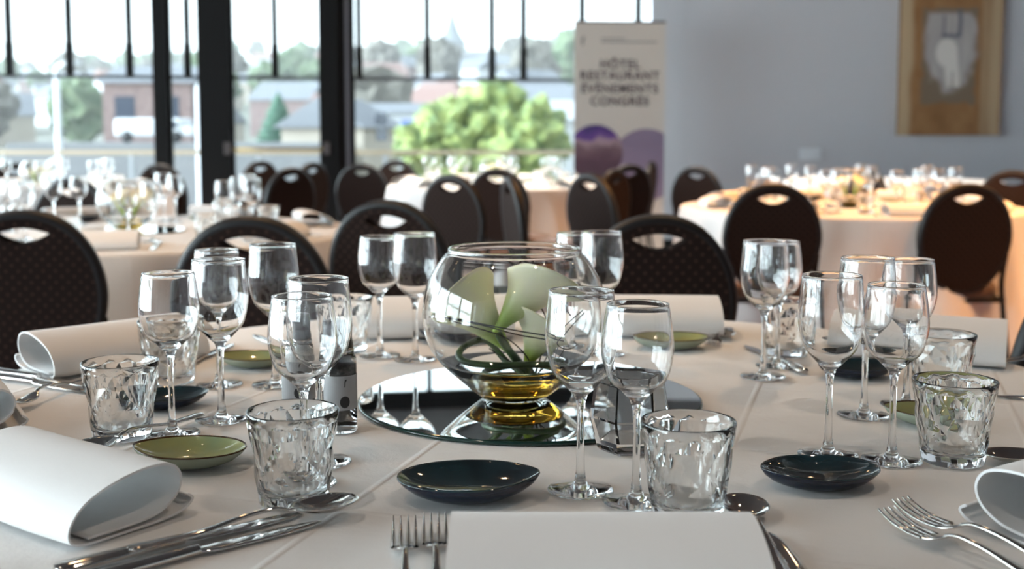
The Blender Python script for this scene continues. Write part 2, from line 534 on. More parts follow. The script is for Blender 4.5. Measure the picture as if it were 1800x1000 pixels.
def make_glass(name, label, spec, hi=True):
    return tag(wine_glass(*spec).build(name, M['glass']), label, 'wine glass')


BIG = (0.190, 0.093, 0.0305, 0.0338, 0.143, 0.0315)
SMALL = (0.1825, 0.096, 0.0283, 0.0328, 0.137, 0.0310)
Z = 0.7515
glist = [
    ('B', 1020, 861, 'large wine glass just in front of the fishbowl, beside the facet candle holder', 'front'),
    ('S', 1118, 881, 'small wine glass standing between a large wine glass and the tumbler behind the centre napkin'),
    ('B', 564, 812, 'large wine glass right beside the black pepper mill'),
    ('S', 536, 850, 'small wine glass behind the tumbler nearest the spoon tip'),
    ('S', 303, 763, 'small wine glass beside the tumbler that stands before a teal dish'),
    ('B', 390, 737, 'large wine glass with another glass seen through its bowl, behind the green dish'),
    ('S', 386, 676, 'small wine glass seen through the bowl of a larger one'),
    ('B', 484, 676, 'large wine glass beside the green dish at the table edge, before a dark chair'),
    ('S', 668, 625, 'small wine glass at the table back, farther from the fishbowl than its taller partner'),
    ('B', 730, 632, 'large wine glass just behind the fishbowl, next to a smaller glass'),
    ('S', 1010, 611, 'small wine glass mostly hidden behind a taller glass and the fishbowl rim'),
    ('B', 1056, 626, 'large wine glass behind the fishbowl, in front of a dotted chair'),
    ('B', 1341, 662, 'large wine glass overlapping a small one before the far faceted tumbler'),
    ('S', 1366, 643, 'small wine glass seen through a larger one, beside the far faceted tumbler'),
    ('B', 1455, 799, 'large wine glass directly behind the dark dish with lamp reflections'),
    ('S', 1567, 809, 'small wine glass nearest the tumbler that hides a green dish'),
    ('B', 1518, 730, 'large wine glass between the two front glasses, in front of a small dark dish'),
    ('S', 1592, 712, 'small wine glass behind the other three glasses, before the far dark chair'),
]
gb = gs = None
for g in glist:
    p = P(g[1], g[2], Z)
    if g[0] == 'B':
        if gb is None: gb = make_glass('wine_glass', g[3], BIG); gb.location = p
        else: dup(gb, p, rnd.random() * 6, g[3])
    else:
        if gs is None: gs = make_glass('wine_glass', g[3], SMALL); gs.location = p
        else: dup(gs, p, rnd.random() * 6, g[3])


def facet_tumbler(name, label, H=0.086, rb=0.0315, rt=0.042, seg=13, rows=5, amp=0.00085, q=5, seed=4):
    r_ = random.Random(seed); w = MB(); R = lambda z: rb + (rt - rb) * (max(z, 0) / H) ** 1.15
    F_ = lambda f, sm: (w.f.append(list(f)), w.m.append(0), w.s.append(sm))

    def ring(r, z, n, off=0.0, jr=None):
        s_ = len(w.v)
        for k in range(n):
            a = 2 * PI * (k + off) / n; rr, zz = r, z
            if jr: rr += jr(k); a += r_.uniform(-0.07, 0.07); zz += r_.uniform(-0.0025, 0.0025)
            w.v.append(Vector((rr * math.cos(a), rr * math.sin(a), zz)))
        return list(range(s_, s_ + n))

    def fan(A, B, flip, off):
        # A has seg verts, B has seg*q verts
        nB = len(B); h = q // 2; o_ = int(round(off * q))
        for k in range(seg):
            k2 = (k + 1) % seg
            idx = [B[(k * q + o_ + j) % nB] for j in range(q + 1)]
            for j in range(h): F_((A[k], idx[j + 1], idx[j]), False)
            F_((A[k], A[k2], idx[h]), False)
            for j in range(h, q): F_((A[k2], idx[j + 1], idx[j]), False)
    z0, z1 = 0.013, H - 0.010
    rg = []
    for i in range(rows + 1):
        z = z0 + (z1 - z0) * i / rows
        jr = None if i in (0, rows) else (lambda k, i=i: (amp if (k + i) % 3 else -amp) + r_.uniform(-0.5, 0.5) * amp)
        rg.append(ring(R(z) + (0.0004 if jr is None else 0), z, seg, 0.5 * (i % 2), jr))
    for i in range(rows):
        A, B = rg[i], rg[i + 1]
        for k in range(seg):
            k2 = (k + 1) % seg
            if i % 2 == 0: F_((A[k], A[k2], B[k]), False); F_((A[k2], B[k2], B[k]), False)
            else: F_((A[k], A[k2], B[k2]), False); F_((A[k], B[k2], B[k]), False)
    n = seg * q

    def strip_(A, B, sm=True):
        for k in range(n): F_((A[k], A[(k + 1) % n], B[(k + 1) % n], B[k]), sm)
    a0 = ring(R(z0 - 0.002), z0 - 0.002, n); fan(rg[0], a0, False, 0.0)
    a1 = ring(R(0.003), 0.002, n); a2 = ring(R(0) - 0.003, 0.0, n); strip_(a0, a1); strip_(a1, a2)
    w.v.append(Vector((0, 0, 0.0006))); c = len(w.v) - 1
    for k in range(n): F_((c, a2[k], a2[(k + 1) % n]), True)
    offt = 0.5 * (rows % 2)
    t0 = ring(R(z1 + 0.002), z1 + 0.002, n)
    # top ring starts half a facet later when rows is odd
    nb = len(t0); sh = offt * q
    t0b = t0
    for k in range(seg):
        k2 = (k + 1) % seg
        st = k * q + int(sh)
        idx = [t0b[(st + j) % nb] for j in range(q + 1)]
        h = q // 2
        for j in range(h): F_((rg[-1][k], idx[j + 1], idx[j]), False)
        F_((rg[-1][k], rg[-1][k2], idx[h]), False)
        for j in range(h, q): F_((rg[-1][k2], idx[j + 1], idx[j]), False)
    t1 = ring(R(H), H - 0.001, n); t2 = ring(R(H) - 0.0006, H, n); t3 = ring(R(H) - 0.0014, H, n); last = ring(R(H) - 0.0019, H - 0.001, n)
    strip_(t0, t1); strip_(t1, t2); strip_(t2, t3); strip_(t3, last)
    for z, d in ((H - 0.012, 0.0028), (0.060, 0.0030), (0.045, 0.0030), (0.030, 0.0030), (0.020, 0.0034), (0.015, 0.0045), (0.0125, 0.0075), (0.0115, 0.013)):
        nn = ring(R(z) - d, z, n); strip_(last, nn); last = nn
    w.v.append(Vector((0, 0, 0.0110))); c = len(w.v) - 1
    for k in range(n): F_((c, last[k], last[(k + 1) % n]), True)
    return tag(w.build(name, M['tumbler']), label, 'tumbler')


tl = [
    (517, 881, 'faceted clear tumbler nearest the dessert spoon, standing in front of the small wine glass', 0.2),
    (1208, 906, 'faceted clear tumbler behind the centre napkin, beside a spoon head', 0.9),
    (215, 768, 'faceted clear tumbler in front of the teal dish', 1.7),
    (300, 672, 'faceted clear tumbler half hidden behind the wine glass at the window side', 2.2),
    (609, 618, 'faceted clear tumbler at the table back beyond the pepper mill', 3.0),
    (1382, 624, 'faceted clear tumbler behind two overlapping wine glasses', 3.7),
    (1652, 703, 'faceted clear tumbler half hidden behind another tumbler, near a rolled napkin', 4.4),
    (1674, 811, 'faceted clear tumbler with a green dish showing through it', 5.1),
]
tb = None
for px, py, lab, a in tl:
    p = P(px, py, Z)
    if tb is None: tb = facet_tumbler('tumbler', lab); tb.location = p; tb.rotation_euler.z = a
    else: dup(tb, p, a, lab)

# facet candle holder
w = MB(); seg = 6
ringf = lambda r, z, tw=0.0: [(r * math.cos(2 * PI * (k + tw) / seg), r * math.sin(2 * PI * (k + tw) / seg), z) for k in range(seg)]
w.grid([ringf(0.0310, 0.0), ringf(0.0345, 0.003), ringf(0.0430, 0.036), ringf(0.0375, 0.0735), ringf(0.0365, 0.074), ringf(0.0335, 0.074), ringf(0.0330, 0.0725), ringf(0.0370, 0.037), ringf(0.0290, 0.013)], 0, cv=True, smooth=False)
w.add(ringf(0.0310, 0.0), [tuple(range(seg))[::-1]], 0, False)
w.add(ringf(0.0290, 0.013), [tuple(range(seg))], 0, False)
o = w.build('candle_holder', M['tumbler'])
bm = bmesh.new(); bm.from_mesh(o.data); bmesh.ops.remove_doubles(bm, verts=bm.verts, dist=1e-5); bmesh.ops.recalc_face_normals(bm, faces=bm.faces); bm.to_mesh(o.data); bm.free()
tag(o, 'thick faceted clear glass candle holder at the edge of the round mirror', 'candle holder')
pc = P(1106, 789, Z); o.location = pc; o.rotation_euler.z = 0.06

# ------------------------------------------------------------------ tablecloths and tables
def tablecloth(name, R, label, c, seed, hi=False, drop=0.60, folds=13, rot=0.0):
    r_ = random.Random(seed)
    w = MB(); seg = 240 if hi else 144
    ph = [r_.uniform(0, 6.28) for _ in range(6)]
    am = [r_.uniform(0.6, 1.0) for _ in range(folds)]
    rows = []

    def fold(a, t):
        f = folds * a + ph[0] + 0.6 * math.sin(2 * a + ph[1]) + 0.5 * math.sin(3 * a + ph[2])
        s = math.sin(f)
        return (s * (0.030 if hi else 0.055) + 0.014 * math.sin(2 * f + ph[3]) + 0.012 * math.sin(5 * a + ph[4])) * t ** 0.8 + 0.045 * t
    nr = 46 if hi else 10
    for i in range(1, nr + 1):
        r = (R - 0.012) * i / nr
        row = []
        for k in range(seg):
            a = 2 * PI * k / seg
            x, y = r * math.cos(a), r * math.sin(a)
            z = 0
            if hi:
                z += 0.0006 * math.sin(x * 9 + y * 5) * math.sin(y * 11 - x * 3)
                z -= 0.0006
            row.append((x, y, z))
        rows.append(row)
    for (dr, dz) in ((-0.004, -0.001), (0.002, -0.005), (0.005, -0.014)):
        rows.append([((R + dr) * math.cos(2 * PI * k / seg), (R + dr) * math.sin(2 * PI * k / seg), dz) for k in range(seg)])
    ns = 14
    for j in range(1, ns + 1):
        t = j / ns
        row = []
        for k in range(seg):
            a = 2 * PI * k / seg
            rr = R + 0.006 + fold(a, t)
            row.append((rr * math.cos(a), rr * math.sin(a), -0.014 - drop * t - 0.01 * math.sin(4 * a + ph[5]) * t))
        rows.append(row)
    w.grid(rows, 0, cv=True)
    w.add([(0, 0, 0)] + rows[0], [(0, 1 + k, 1 + (k + 1) % seg) for k in range(seg)], 0)
    o = w.build(name, M['cloth'])
    bm = bmesh.new(); bm.from_mesh(o.data); bmesh.ops.remove_doubles(bm, verts=bm.verts, dist=1e-5); bmesh.ops.recalc_face_normals(bm, faces=bm.faces)
    up = sum(f.normal.z for f in bm.faces)
    if up < 0: bmesh.ops.reverse_faces(bm, faces=bm.faces)
    bm.to_mesh(o.data); bm.free()
    o.location = (c[0], c[1], 0.7505); o.rotation_euler.z = rot
    return tag(o, label, 'tablecloth')


def table(R, label, c):
    t = thing('round_table', label, 'table', (c[0], c[1], 0))
    w = MB(); w.lathe([(0, 0.715), (R - 0.02, 0.715), (R - 0.008, 0.722), (R - 0.008, 0.738), (R - 0.014, 0.744), (0, 0.744)], 64); w.build('tabletop', M['fabric_seat'], t)
    for k in range(4):
        a = PI / 4 + k * PI / 2
        w = MB(); w.tube([(R * 0.55 * math.cos(a), R * 0.55 * math.sin(a), 0.0), (R * 0.5 * math.cos(a), R * 0.5 * math.sin(a), 0.715)], 0.018, 12); w.build('leg', M['black'], t)
    return t


T0 = Vector((0.02, 1.385)); R0 = 0.775
T1 = Vector((-1.36, 4.02)); T2 = Vector((-0.12, 7.95)); T3 = Vector((-3.0, 7.2)); T4 = Vector((1.62, 5.45)); T5 = Vector((2.9, 8.7))
tabs = [(T0, R0, 'nearest round table with the big fishbowl, under its white cloth', 'white cloth over the nearest table, pressed creases crossing its top'),
        (T1, 0.80, 'round table by the windows with a fishbowl, under the cloth behind two dark chairs', 'white cloth over the table by the broad black column'),
        (T2, 0.74, 'round table just in front of the widest window, under its cloth', 'white cloth over the table near the roll-up banner'),
        (T3, 0.80, 'round table by the lamp post window, mostly hidden by glassware', 'white cloth over the far table by the lamp post window'),
        (T4, 0.80, 'round table below the painting, lit warm orange', 'white cloth lit orange over the table below the painting'),
        (T5, 0.80, 'empty round table against the grey wall', 'white cloth over the bare table against the grey wall')]
for i, (c, R, lt, lc) in enumerate(tabs):
    table(R, lt, c)
    tablecloth('tablecloth', R, lc, c, 11 + i, hi=(i == 0), rot=i * 0.7)

# ------------------------------------------------------------------ mirror, fishbowl, flowers
def mirror_plate(R, label):
    e = thing('mirror_plate', label, 'mirror')
    w = MB(); w.lathe([(0, 0.0), (R - 0.001, 0.0), (R, 0.001), (R, 0.0035), (R - 0.003, 0.0046), (R - 0.0031, 0.0046)], 128); w.build('glass_edge', M['mirror_edge'], e)
    w = MB(); w.lathe([(R - 0.003, 0.0047), (0, 0.0047)], 128); w.build('mirror_face', M['mirror'], e)
    return e


BP = [(0.0, 0.0), (0.034, 0.0), (0.042, 0.003), (0.056, 0.014), (0.074, 0.029), (0.0965, 0.051), (0.110, 0.074), (0.1155, 0.098), (0.115, 0.118), (0.1085, 0.148), (0.0935, 0.174), (0.0825, 0.186)]


def fishbowl(label, hi=True):
    e = thing('fishbowl_vase', label, 'vase')
    seg = 96 if hi else 32
    out = [BP[0], BP[1]] + bez(BP[1:], 4)[1:]
    lip = [(0.0832, 0.1885), (0.0822, 0.1905), (0.0800, 0.1905), (0.0792, 0.1885)]
    inn = [(r - 0.0024, z + (0.0 if z > 0.04 else 0.003)) for r, z in out[::-1] if z > 0.006 and z < 0.184]
    inn = inn + [(0.030, 0.0078), (0, 0.0068)]
    w = MB(); w.lathe(out + lip + inn, seg); w.build('bowl', M['bowl'], e)
    # shallow water
    wz = 0.021
    wl = [(0, 0.0070), (0.030, 0.0080)] + [(r + 0.0002, z) for r, z in inn[::-1][2:] if z < wz]
    re = wl[-1][0] + 0.004
    w = MB(); w.lathe(wl + [(re + 0.0005, wz - 0.001), (re - 0.001, wz), (0, wz)], seg); w.build('water', M['water'], e)
    return e


cm = mat('calla_spathe', (0.9, 0.9, 0.8), 0.45, Subsurface_Weight=0.15)
PB(cm).inputs['Subsurface Radius'].default_value = (0.02, 0.02, 0.01)
vc = N(cm, 'ShaderNodeVertexColor', layer_name='tint'); L(cm, vc.outputs['Color'], PB(cm).inputs['Base Color'])


def calla(name, base, tip, face, Lh, rr, label, curl=0.35):
    """spathe: open funnel from base towards tip; face = side the opening turns to"""
    base = Vector(base); d = (Vector(tip) - base); Lr = d.length; d.normalize()
    fc = Vector(face); fc = (fc - d * fc.dot(d)).normalized(); sd = d.cross(fc)
    e = thing(name, label, 'flower')
    nu, nv = 22, 40
    rows = []; tint = []
    for i in range(nu + 1):
        u = i / nu
        row = []
        for k in range(nv + 1):
            a = 2 * PI * k / nv * 1.04
            back = 0.5 - 0.5 * math.cos(a)       # 0 at front seam, 1 at back
            r = 0.0035 + rr * (u ** 1.35) * (0.75 + 0.25 * math.sin(a / 2)) + 0.0015 * (k / nv)
            r *= 1 + 0.28 * max(0, u - 0.75) / 0.25 * (0.5 + 0.5 * math.cos(2 * a + 0.6))
            h = Lr * u * (0.60 + 0.40 * back ** 1.3)
            fl = max(0, u - 0.7) / 0.3
            row.append(base + d * h + (fc * math.cos(a) + sd * math.sin(a)) * r * (1 + 0.12 * fl) - fc * (curl * rr * (u ** 3) * back) )
            g = max(0.0, min(1.0, (u * (0.6 + 0.4 * back) - 0.15) / 0.55))
            g = g * g * (3 - 2 * g)
            c0, c1 = (0.28, 0.42, 0.04), (0.94, 0.90, 0.68)
            tint.append([c0[j] * (1 - g) + c1[j] * g for j in range(3)] + [1])
        rows.append(row)
    w = MB(); w.grid(rows); sp_ = w.build('spathe', cm, e, fix=False)
    ca = sp_.data.color_attributes.new('tint', 'FLOAT_COLOR', 'POINT')
    for i, t in enumerate(tint): ca.data[i].color = t
    sm = sp_.modifiers.new('s', 'SOLIDIFY'); sm.thickness = 0.0009
    pts = [base + d * (Lr * t) + fc * 0.0 for t in (0.15, 0.3, 0.45, 0.6)]
    w = MB(); w.tube(pts, [0.003, 0.0035, 0.0033, 0.001], 12); w.build('spadix', M['spadix'], e)
    return e


bc = P(904, 700, 0.7565); MZ = 0.7515
mc = P(931, 700, 0.7515)
mir = mirror_plate(0.217, 'round mirror plate under the large fishbowl on the nearest table'); mir.location = (mc.x, mc.y - 0.01, MZ)
BZ = MZ + 0.0050
bc = Vector((P(904, 700, BZ).x, P(904, 700, BZ).y + 0.005, BZ))
fb = fishbowl('large clear fishbowl vase on the round mirror holding calla lilies'); fb.location = bc
BD = bc.y


def BQ(px, py, dd=0.0):
    return Q(px, py, BD + dd)


def stem_tube(e, pts, r, name='stem', m='stem'):
    w = MB(); p = catmull(pts, 8); n = len(p)
    w.tube(p, r, 10); return w.build(name, M[m], e)


def zc(p, z):
    return Vector((p.x, p.y, z))


root_pt = BQ(938, 662, 0.0); root_pt.z = BZ + 0.031
lab1 = 'calla lily whose cream bloom leans towards the pepper mill side of the fishbowl'
e = calla('calla_lily', BQ(898, 620, 0.01), BQ(790, 492, 0.0), (-0.55, 0.45, 0.5), 0.1, 0.040, lab1, curl=0.05)
stem_tube(e, [BQ(900, 622, 0.01), BQ(915, 640, 0.006), BQ(928, 655, 0.0), root_pt], [0.0055] * 25)
lab2 = 'highest calla lily in the fishbowl, bloom opening under the rim'
e = calla('calla_lily', BQ(868, 586, -0.02), BQ(975, 468, -0.01), (0.3, 0.5, 0.8), 0.1, 0.037, lab2, curl=0.1)
stem_tube(e, [BQ(874, 582, -0.02), BQ(885, 602, -0.015), BQ(910, 635, -0.01), BQ(936, 662, 0.005)], [0.005] * 25)
lab3 = 'short calla lily with a green throat standing low in the fishbowl'
e = calla('calla_lily', BQ(924, 645, -0.01), BQ(958, 556, 0.0), (0.4, 0.3, 0.6), 0.1, 0.027, lab3, curl=0.1)
stem_tube(e, [BQ(924, 638, -0.01), BQ(930, 650, -0.005), BQ(938, 664, 0.0)], [0.0055] * 17)
# curling green stems
e = thing('curled_stem', 'thick green stem looped low around the fishbowl floor', 'stem')
stem_tube(e, [BQ(925, 658, 0.0), BQ(890, 634, 0.02), BQ(855, 598, 0.03), BQ(820, 606, 0.01), BQ(806, 624, -0.015), BQ(822, 636, -0.03), BQ(870, 641, -0.035), BQ(930, 640, -0.03), BQ(980, 640, 0.0)], 0.0042, 'stem_loop')
e = thing('curled_stem', 'green stem coiled flat at the very bottom of the fishbowl', 'stem')
lp = []
for k in range(16):
    a = 2 * PI * k / 15 * 1.02
    lp.append(bc + Vector((0.012 + 0.050 * math.cos(a + 0.8), 0.0 + 0.046 * math.sin(a + 0.8), 0.0325 + 0.001 * math.sin(3 * a))))
stem_tube(e, lp, 0.0036, 'stem_loop')
tw = [
    [(756, 557, -0.05), (800, 560, -0.07), (860, 572, -0.08), (920, 583, -0.07), (975, 592, -0.04)],
    [(787, 560, -0.04), (850, 572, -0.07), (910, 588, -0.08), (985, 600, -0.05)],
    [(790, 563, -0.02), (840, 577, -0.05), (890, 594, -0.05), (925, 625, -0.02), (938, 655, 0.0)],
    [(896, 477, 0.03), (930, 490, 0.0), (965, 516, -0.03), (1000, 555, -0.03)],
    [(893, 436, 0.04), (905, 458, 0.03), (925, 480, 0.03), (950, 520, 0.03)],
    [(900, 478, 0.05), (925, 505, 0.03), (960, 560, 0.02), (955, 610, 0.0), (940, 655, 0.0)],
    [(1025, 545, -0.01), (985, 575, -0.04), (960, 600, -0.02), (942, 655, 0.0)],
    [(1028, 550, 0.01), (990, 585, 0.0), (965, 620, 0.0), (945, 658, 0.0)],
    [(1005, 600, -0.02), (1012, 608, -0.03), (990, 615, -0.03), (968, 605, -0.03), (985, 590, -0.02)],
    [(975, 545, 0.02), (965, 590, 0.01), (985, 615, 0.0), (945, 655, 0.0)],
    [(860, 612, 0.02), (875, 622, 0.02), (895, 635, 0.01), (920, 652, 0.0)],
]
e = thing('willow_twigs', 'spray of thin dark twigs arching among the lilies in the fishbowl', 'twigs')
for t in tw:
    w = MB(); p = catmull([BQ(a, b_, c) for a, b_, c in t], 8); w.tube(p, 0.00085, 6); w.build('twig', M['twig'], e)

# ------------------------------------------------------------------ mills
def mill(label, fill, px, py, rz):
    e = thing('pepper_mill' if fill == 'pepper' else 'salt_mill', label, 'mill', P(px, py, Z), rz)
    w = MB(); w.lathe([(0, 0.0), (0.0185, 0.0), (0.0195, 0.002), (0.0195, 0.082), (0.0175, 0.088), (0.0155, 0.090), (0.0150, 0.088), (0.0172, 0.082), (0.0178, 0.004), (0, 0.003)], 48); w.build('jar', M['glass'], e)
    w = MB(); w.lathe([(0, 0.0035), (0.0176, 0.0045), (0.0176, 0.078), (0, 0.080)], 48); w.build('filling', M[fill], e)
    # label wrapped on the jar, plus its black dot and small mark
    w = MB(); R = 0.01975
    rows = [[(R * math.cos(a), R * math.sin(a), z) for a in [-PI * 0.95 + 1.9 * PI * k / 60 for k in range(61)]] for z in (0.027, 0.066)]
    w.grid(rows); w.build('paper_label', M['label'], e, fix=False)

    def patch(pts):
        w_ = MB(); R2 = 0.0199
        n_ = len(pts); mx_ = sum(q[0] for q in pts) / n_; mz_ = sum(q[1] for q in pts) / n_
        rows_ = [[(mx_ + (x - mx_) * t_, mz_ + (z - mz_) * t_) for x, z in pts] for t_ in (0.02, 0.25, 0.5, 0.75, 1.0)]
        w_.grid([[(R2 * math.cos(-PI / 2 + x / R2), R2 * math.sin(-PI / 2 + x / R2), z) for x, z in rw] for rw in rows_], 0, cv=True, smooth=False)
        return w_
    patch([(0.0058 * math.cos(a), 0.0365 + 0.0068 * math.sin(a)) for a in [2 * PI * k / 32 for k in range(32)]]).build('black_dot', M['ink'], e, fix=False)
    w = MB(); w2 = patch([(-0.0006, 0.0535), (0.0004, 0.0535), (0.0006, 0.0575), (0.0008, 0.0605), (0.0026, 0.0618), (0.0026, 0.0624), (0.0002, 0.0618), (-0.0004, 0.0598)])
    w2.build('mark', M['ink'], e, fix=False)
    w = MB(); w.lathe([(0.0155, 0.089), (0.0168, 0.0895), (0.0172, 0.093), (0.0160, 0.096), (0, 0.096)], 48); w.build('collar', M['collar'], e)
    w = MB(); w.lathe([(0, 0.0955), (0.0158, 0.0955), (0.0160, 0.100), (0.0145, 0.108), (0.0150, 0.122), (0.0140, 0.1265), (0, 0.128)], 48); w.build('cap', M['cap'], e)
    return e


mill('black-capped pepper mill with grey dotted label at the mirror edge', 'pepper', 598, 756, 0.45)
mill('white salt mill with black cap just behind two wine glass bowls', 'salt', 526, 738, 0.2)

# ------------------------------------------------------------------ dishes
def dish(label, green, a=0.062, b=0.045, h=0.019):
    e_in = M['glaze_green'] if green else M['glaze_dark']; e_out = M['glaze_green_out'] if green else M['glaze_dark_out']
    w = MB(); n = 72

    def outl(t, s):
        c, s_ = math.cos(t), math.sin(t)
        # rounded on one side, drawn to a soft point on the other
        x = a * s * (c - 0.16 * (1 - c * c))
        y = b * s * s_ * (1.0 + 0.20 * c) * (1 - 0.30 * max(0, -c) ** 2)
        return x, y
    rin = [];
    for i in range(1, 11):
        s = i / 10 * 0.975
        row = []
        for k in range(n):
            t = 2 * PI * k / n
            x, y = outl(t, s)
            row.append((x, y, 0.0045 + (h - 0.0045) * (s ** 2.6) * (1 + 0.10 * max(0, -math.cos(t)) * s)))
        rin.append(row)
    w.add([(0, 0, 0.0045)] + rin[0], [(0, 1 + k, 1 + (k + 1) % n) for k in range(n)], 0)
    w.grid(rin, 0, cv=True)
    rim = [rin[-1]]
    for s, dz in ((1.0, 0.0004), (1.008, -0.0012)):
        rim.append([(*outl(2 * PI * k / n, s), h * (1 + 0.10 * max(0, -math.cos(2 * PI * k / n))) + dz) for k in range(n)])
    w.grid(rim, 2, cv=True)
    ro = [rim[-1]]
    for s, z in ((0.93, 0.0125), (0.80, 0.0065), (0.64, 0.0022), (0.50, 0.0004), (0.47, 0.0)):
        ro.append([(*outl(2 * PI * k / n, s), z * h / 0.019) for k in range(n)])
    w.grid(ro, 1, cv=True)
    w.add([(0, 0, 0.0)] + ro[-1], [(0, 1 + (k + 1) % n, 1 + k) for k in range(n)], 1)
    o = w.build('side_dish', [e_in, e_out, M['glaze_rim'] if green else e_in])
    bm = bmesh.new(); bm.from_mesh(o.data); bmesh.ops.remove_doubles(bm, verts=bm.verts, dist=1e-6); bmesh.ops.recalc_face_normals(bm, faces=bm.faces); bm.to_mesh(o.data); bm.free()
    return tag(o, label, 'dish')


dd = dish('glossy black boat-shaped dish beyond the centre napkin, between forks and wine glass', False)
dg = dish('green glazed boat-shaped dish beside the big rolled napkin', True)
dd.location = P(824, 872, Z); dd.rotation_euler.z = PI + 0.08; dd.scale = (1.07,) * 3
dg.location = P(333, 815, Z); dg.rotation_euler.z = -0.12; dg.scale = (0.95,) * 3
for px, py, gr, rz, sc, lab in [
    (1440, 852, 0, 0.10, 0.93, 'dark boat-shaped dish with bright lamp reflections, in front of two wine glasses'),
    (290, 714, 0, 0.5, 0.85, 'small dark teal dish seen behind and through a tumbler'),
    (442, 643, 1, -0.2, 0.85, 'green dish at the table back beside the stem of a large wine glass'),
    (1178, 611, 1, 0.05, 0.98, 'green dish in front of the standing back napkin'),
    (1505, 661, 0, 0.2, 0.90, 'small dark dish behind the stems of the four wine glasses'),
    (1640, 745, 1, -0.4, 0.90, 'green dish behind the faceted tumbler, seen through its glass'),
    (800, 598, 0, 0.1, 0.95, 'dark dish seen through the wall of the fishbowl')]:
    dup(dg if gr else dd, P(px, py, Z), rz, lab, scale=sc)

# ------------------------------------------------------------------ napkins
def napkin(label, Lr=0.25, k=1.0):
    prof = [(-0.048, 0.0075), (0.02, 0.0085), (0.050, 0.020), (0.060, 0.038), (0.050, 0.054), (0.020, 0.0585), (-0.020, 0.052), (-0.050, 0.040), (-0.066, 0.023), (-0.066, 0.008), (-0.050, 0.0022),
            (-0.01, 0.0018), (0.035, 0.0022), (0.062, 0.006), (0.074, 0.014), (0.068, 0.020)]
    pts = [Vector((p[0], p[1], 0)) for p in catmull([(a, b, 0) for a, b in prof], 7)]
    n = len(pts); th = 0.0012
    outer, inner = [], []
    for i, p in enumerate(pts):
        t = (pts[min(i + 1, n - 1)] - pts[max(i - 1, 0)]).normalized(); nn = Vector((-t.y, t.x, 0))
        outer.append(p + nn * th); inner.append(p - nn * th)
    loop = outer + inner[::-1]
    w = MB(); rows = []; ns = 10
    for j in range(ns + 1):
        x = (j / ns - 0.5) * Lr
        e_ = 1.0
        sag = 1.0
        rows.append([(x + 0.0, q.x * (1 + 0.015 * math.cos(j * 0.9)), q.y * sag if q.y > 0.004 else q.y) for q in loop])
    w.grid(rows, 0, cv=True)
    w.add(rows[0], [tuple([i, i + 1, 2 * n - 2 - i, 2 * n - 1 - i]) for i in range(n - 1)], 0, False)
    w.add(rows[-1], [tuple([i + 1, i, 2 * n - 1 - i, 2 * n - 2 - i]) for i in range(n - 1)], 0, False)
    o = w.build('napkin', M['napkin'])
    return tag(o, label, 'napkin')


nk = napkin('white folded napkin filling the bottom middle between forks and spoon')
nk.location = (P(1056, 985, Z).x * 0.955, 0.797, Z); nk.rotation_euler.z = 0.0
nk.scale = (0.9, 0.9, 0.9)
naps = [
    (P(232, 935, Z).xy - Vector((0.0895, -0.064)), -0.62, 'big rolled white napkin showing its oval open end, beside knives and the green dish', 0.88),
    (Vector((-0.588, 1.665)), 0.78, 'rolled white napkin at the window side edge before the dotted chair', 0.95),
    (P(770, 585, Z).xy, 0.10, 'white napkin standing at the table back behind the small wine glass', 1.0),
    (P(1135, 583, Z).xy, -0.06, 'white napkin at the table back behind the green dish and the near dotted chair', 1.0),
    (P(1612, 625, Z).xy, -0.42, 'rolled white napkin seen through the wine glasses near the far tumbler', 1.0),
    (Vector((0.53, 0.965)), 0.62, 'white napkin cut by the frame beyond the two crossed forks', 1.0),
    (P(-85, 735, Z).xy, -1.0, 'napkin end peeking in beside the crossed fork and knives', 0.9),
]
for c, rz, lab, sc in naps:
    dup(nk, (c[0], c[1], Z), rz, lab, scale=sc)

# ------------------------------------------------------------------ cutlery (lies along +Y, head at +Y, origin at middle)
def strip(w, secs, th=0.0022):
    """secs: list of (y, halfwidth, z) -> bevelled bar"""
    rows = []
    for (y, hw, z) in secs:
        t = th / 2
        rows.append([(-hw, y, z), (-hw * 0.6, y, z + t), (0, y, z + t * 1.25), (hw * 0.6, y, z + t), (hw, y, z), (hw * 0.6, y, z - t), (0, y, z - t), (-hw * 0.6, y, z - t)])
    w.grid(rows, 0, cv=True)
    w.add(rows[0], [tuple(range(8))], 0); w.add(rows[-1], [tuple(range(8))[::-1]], 0)
    return w


def smoothsecs(pts, n=6):
    return [(p.x, p.y, p.z) for p in catmull(pts, n)]


HANDLE = [(-0.100, 0.0035, 0.002), (-0.094, 0.0095, 0.002), (-0.075, 0.0088, 0.0022), (-0.04, 0.0058, 0.004), (-0.005, 0.0032, 0.010), (0.022, 0.0028, 0.012), (0.036, 0.0032, 0.0085)]


def fork(label):
    e = thing('fork', label, 'fork')
    w = MB(); strip(w, smoothsecs(HANDLE), 0.0028); w.build('handle', M['steel'], e)
    w = MB(); strip(w, smoothsecs([(0.033, 0.0032, 0.009), (0.040, 0.0085, 0.006), (0.047, 0.0108, 0.0038), (0.054, 0.0112, 0.0028)]), 0.0022)
    for k in range(4):
        x = -0.0093 + k * 0.0062
        t = [(0.053, 0.0024, 0.0028), (0.070, 0.0022, 0.0032), (0.086, 0.0014, 0.0065), (0.100, 0.0006, 0.0125)]
        rows = []
        for (y, hw, z) in smoothsecs(t, 5):
            rows.append([(x - hw, y, z), (x, y, z + 0.0016), (x + hw, y, z), (x, y, z - 0.0012)])
        w.grid(rows, 0, cv=True, smooth=True); w.add(rows[-1], [(3, 2, 1, 0)], 0)
    w.build('tines', M['steel'], e)
    return e


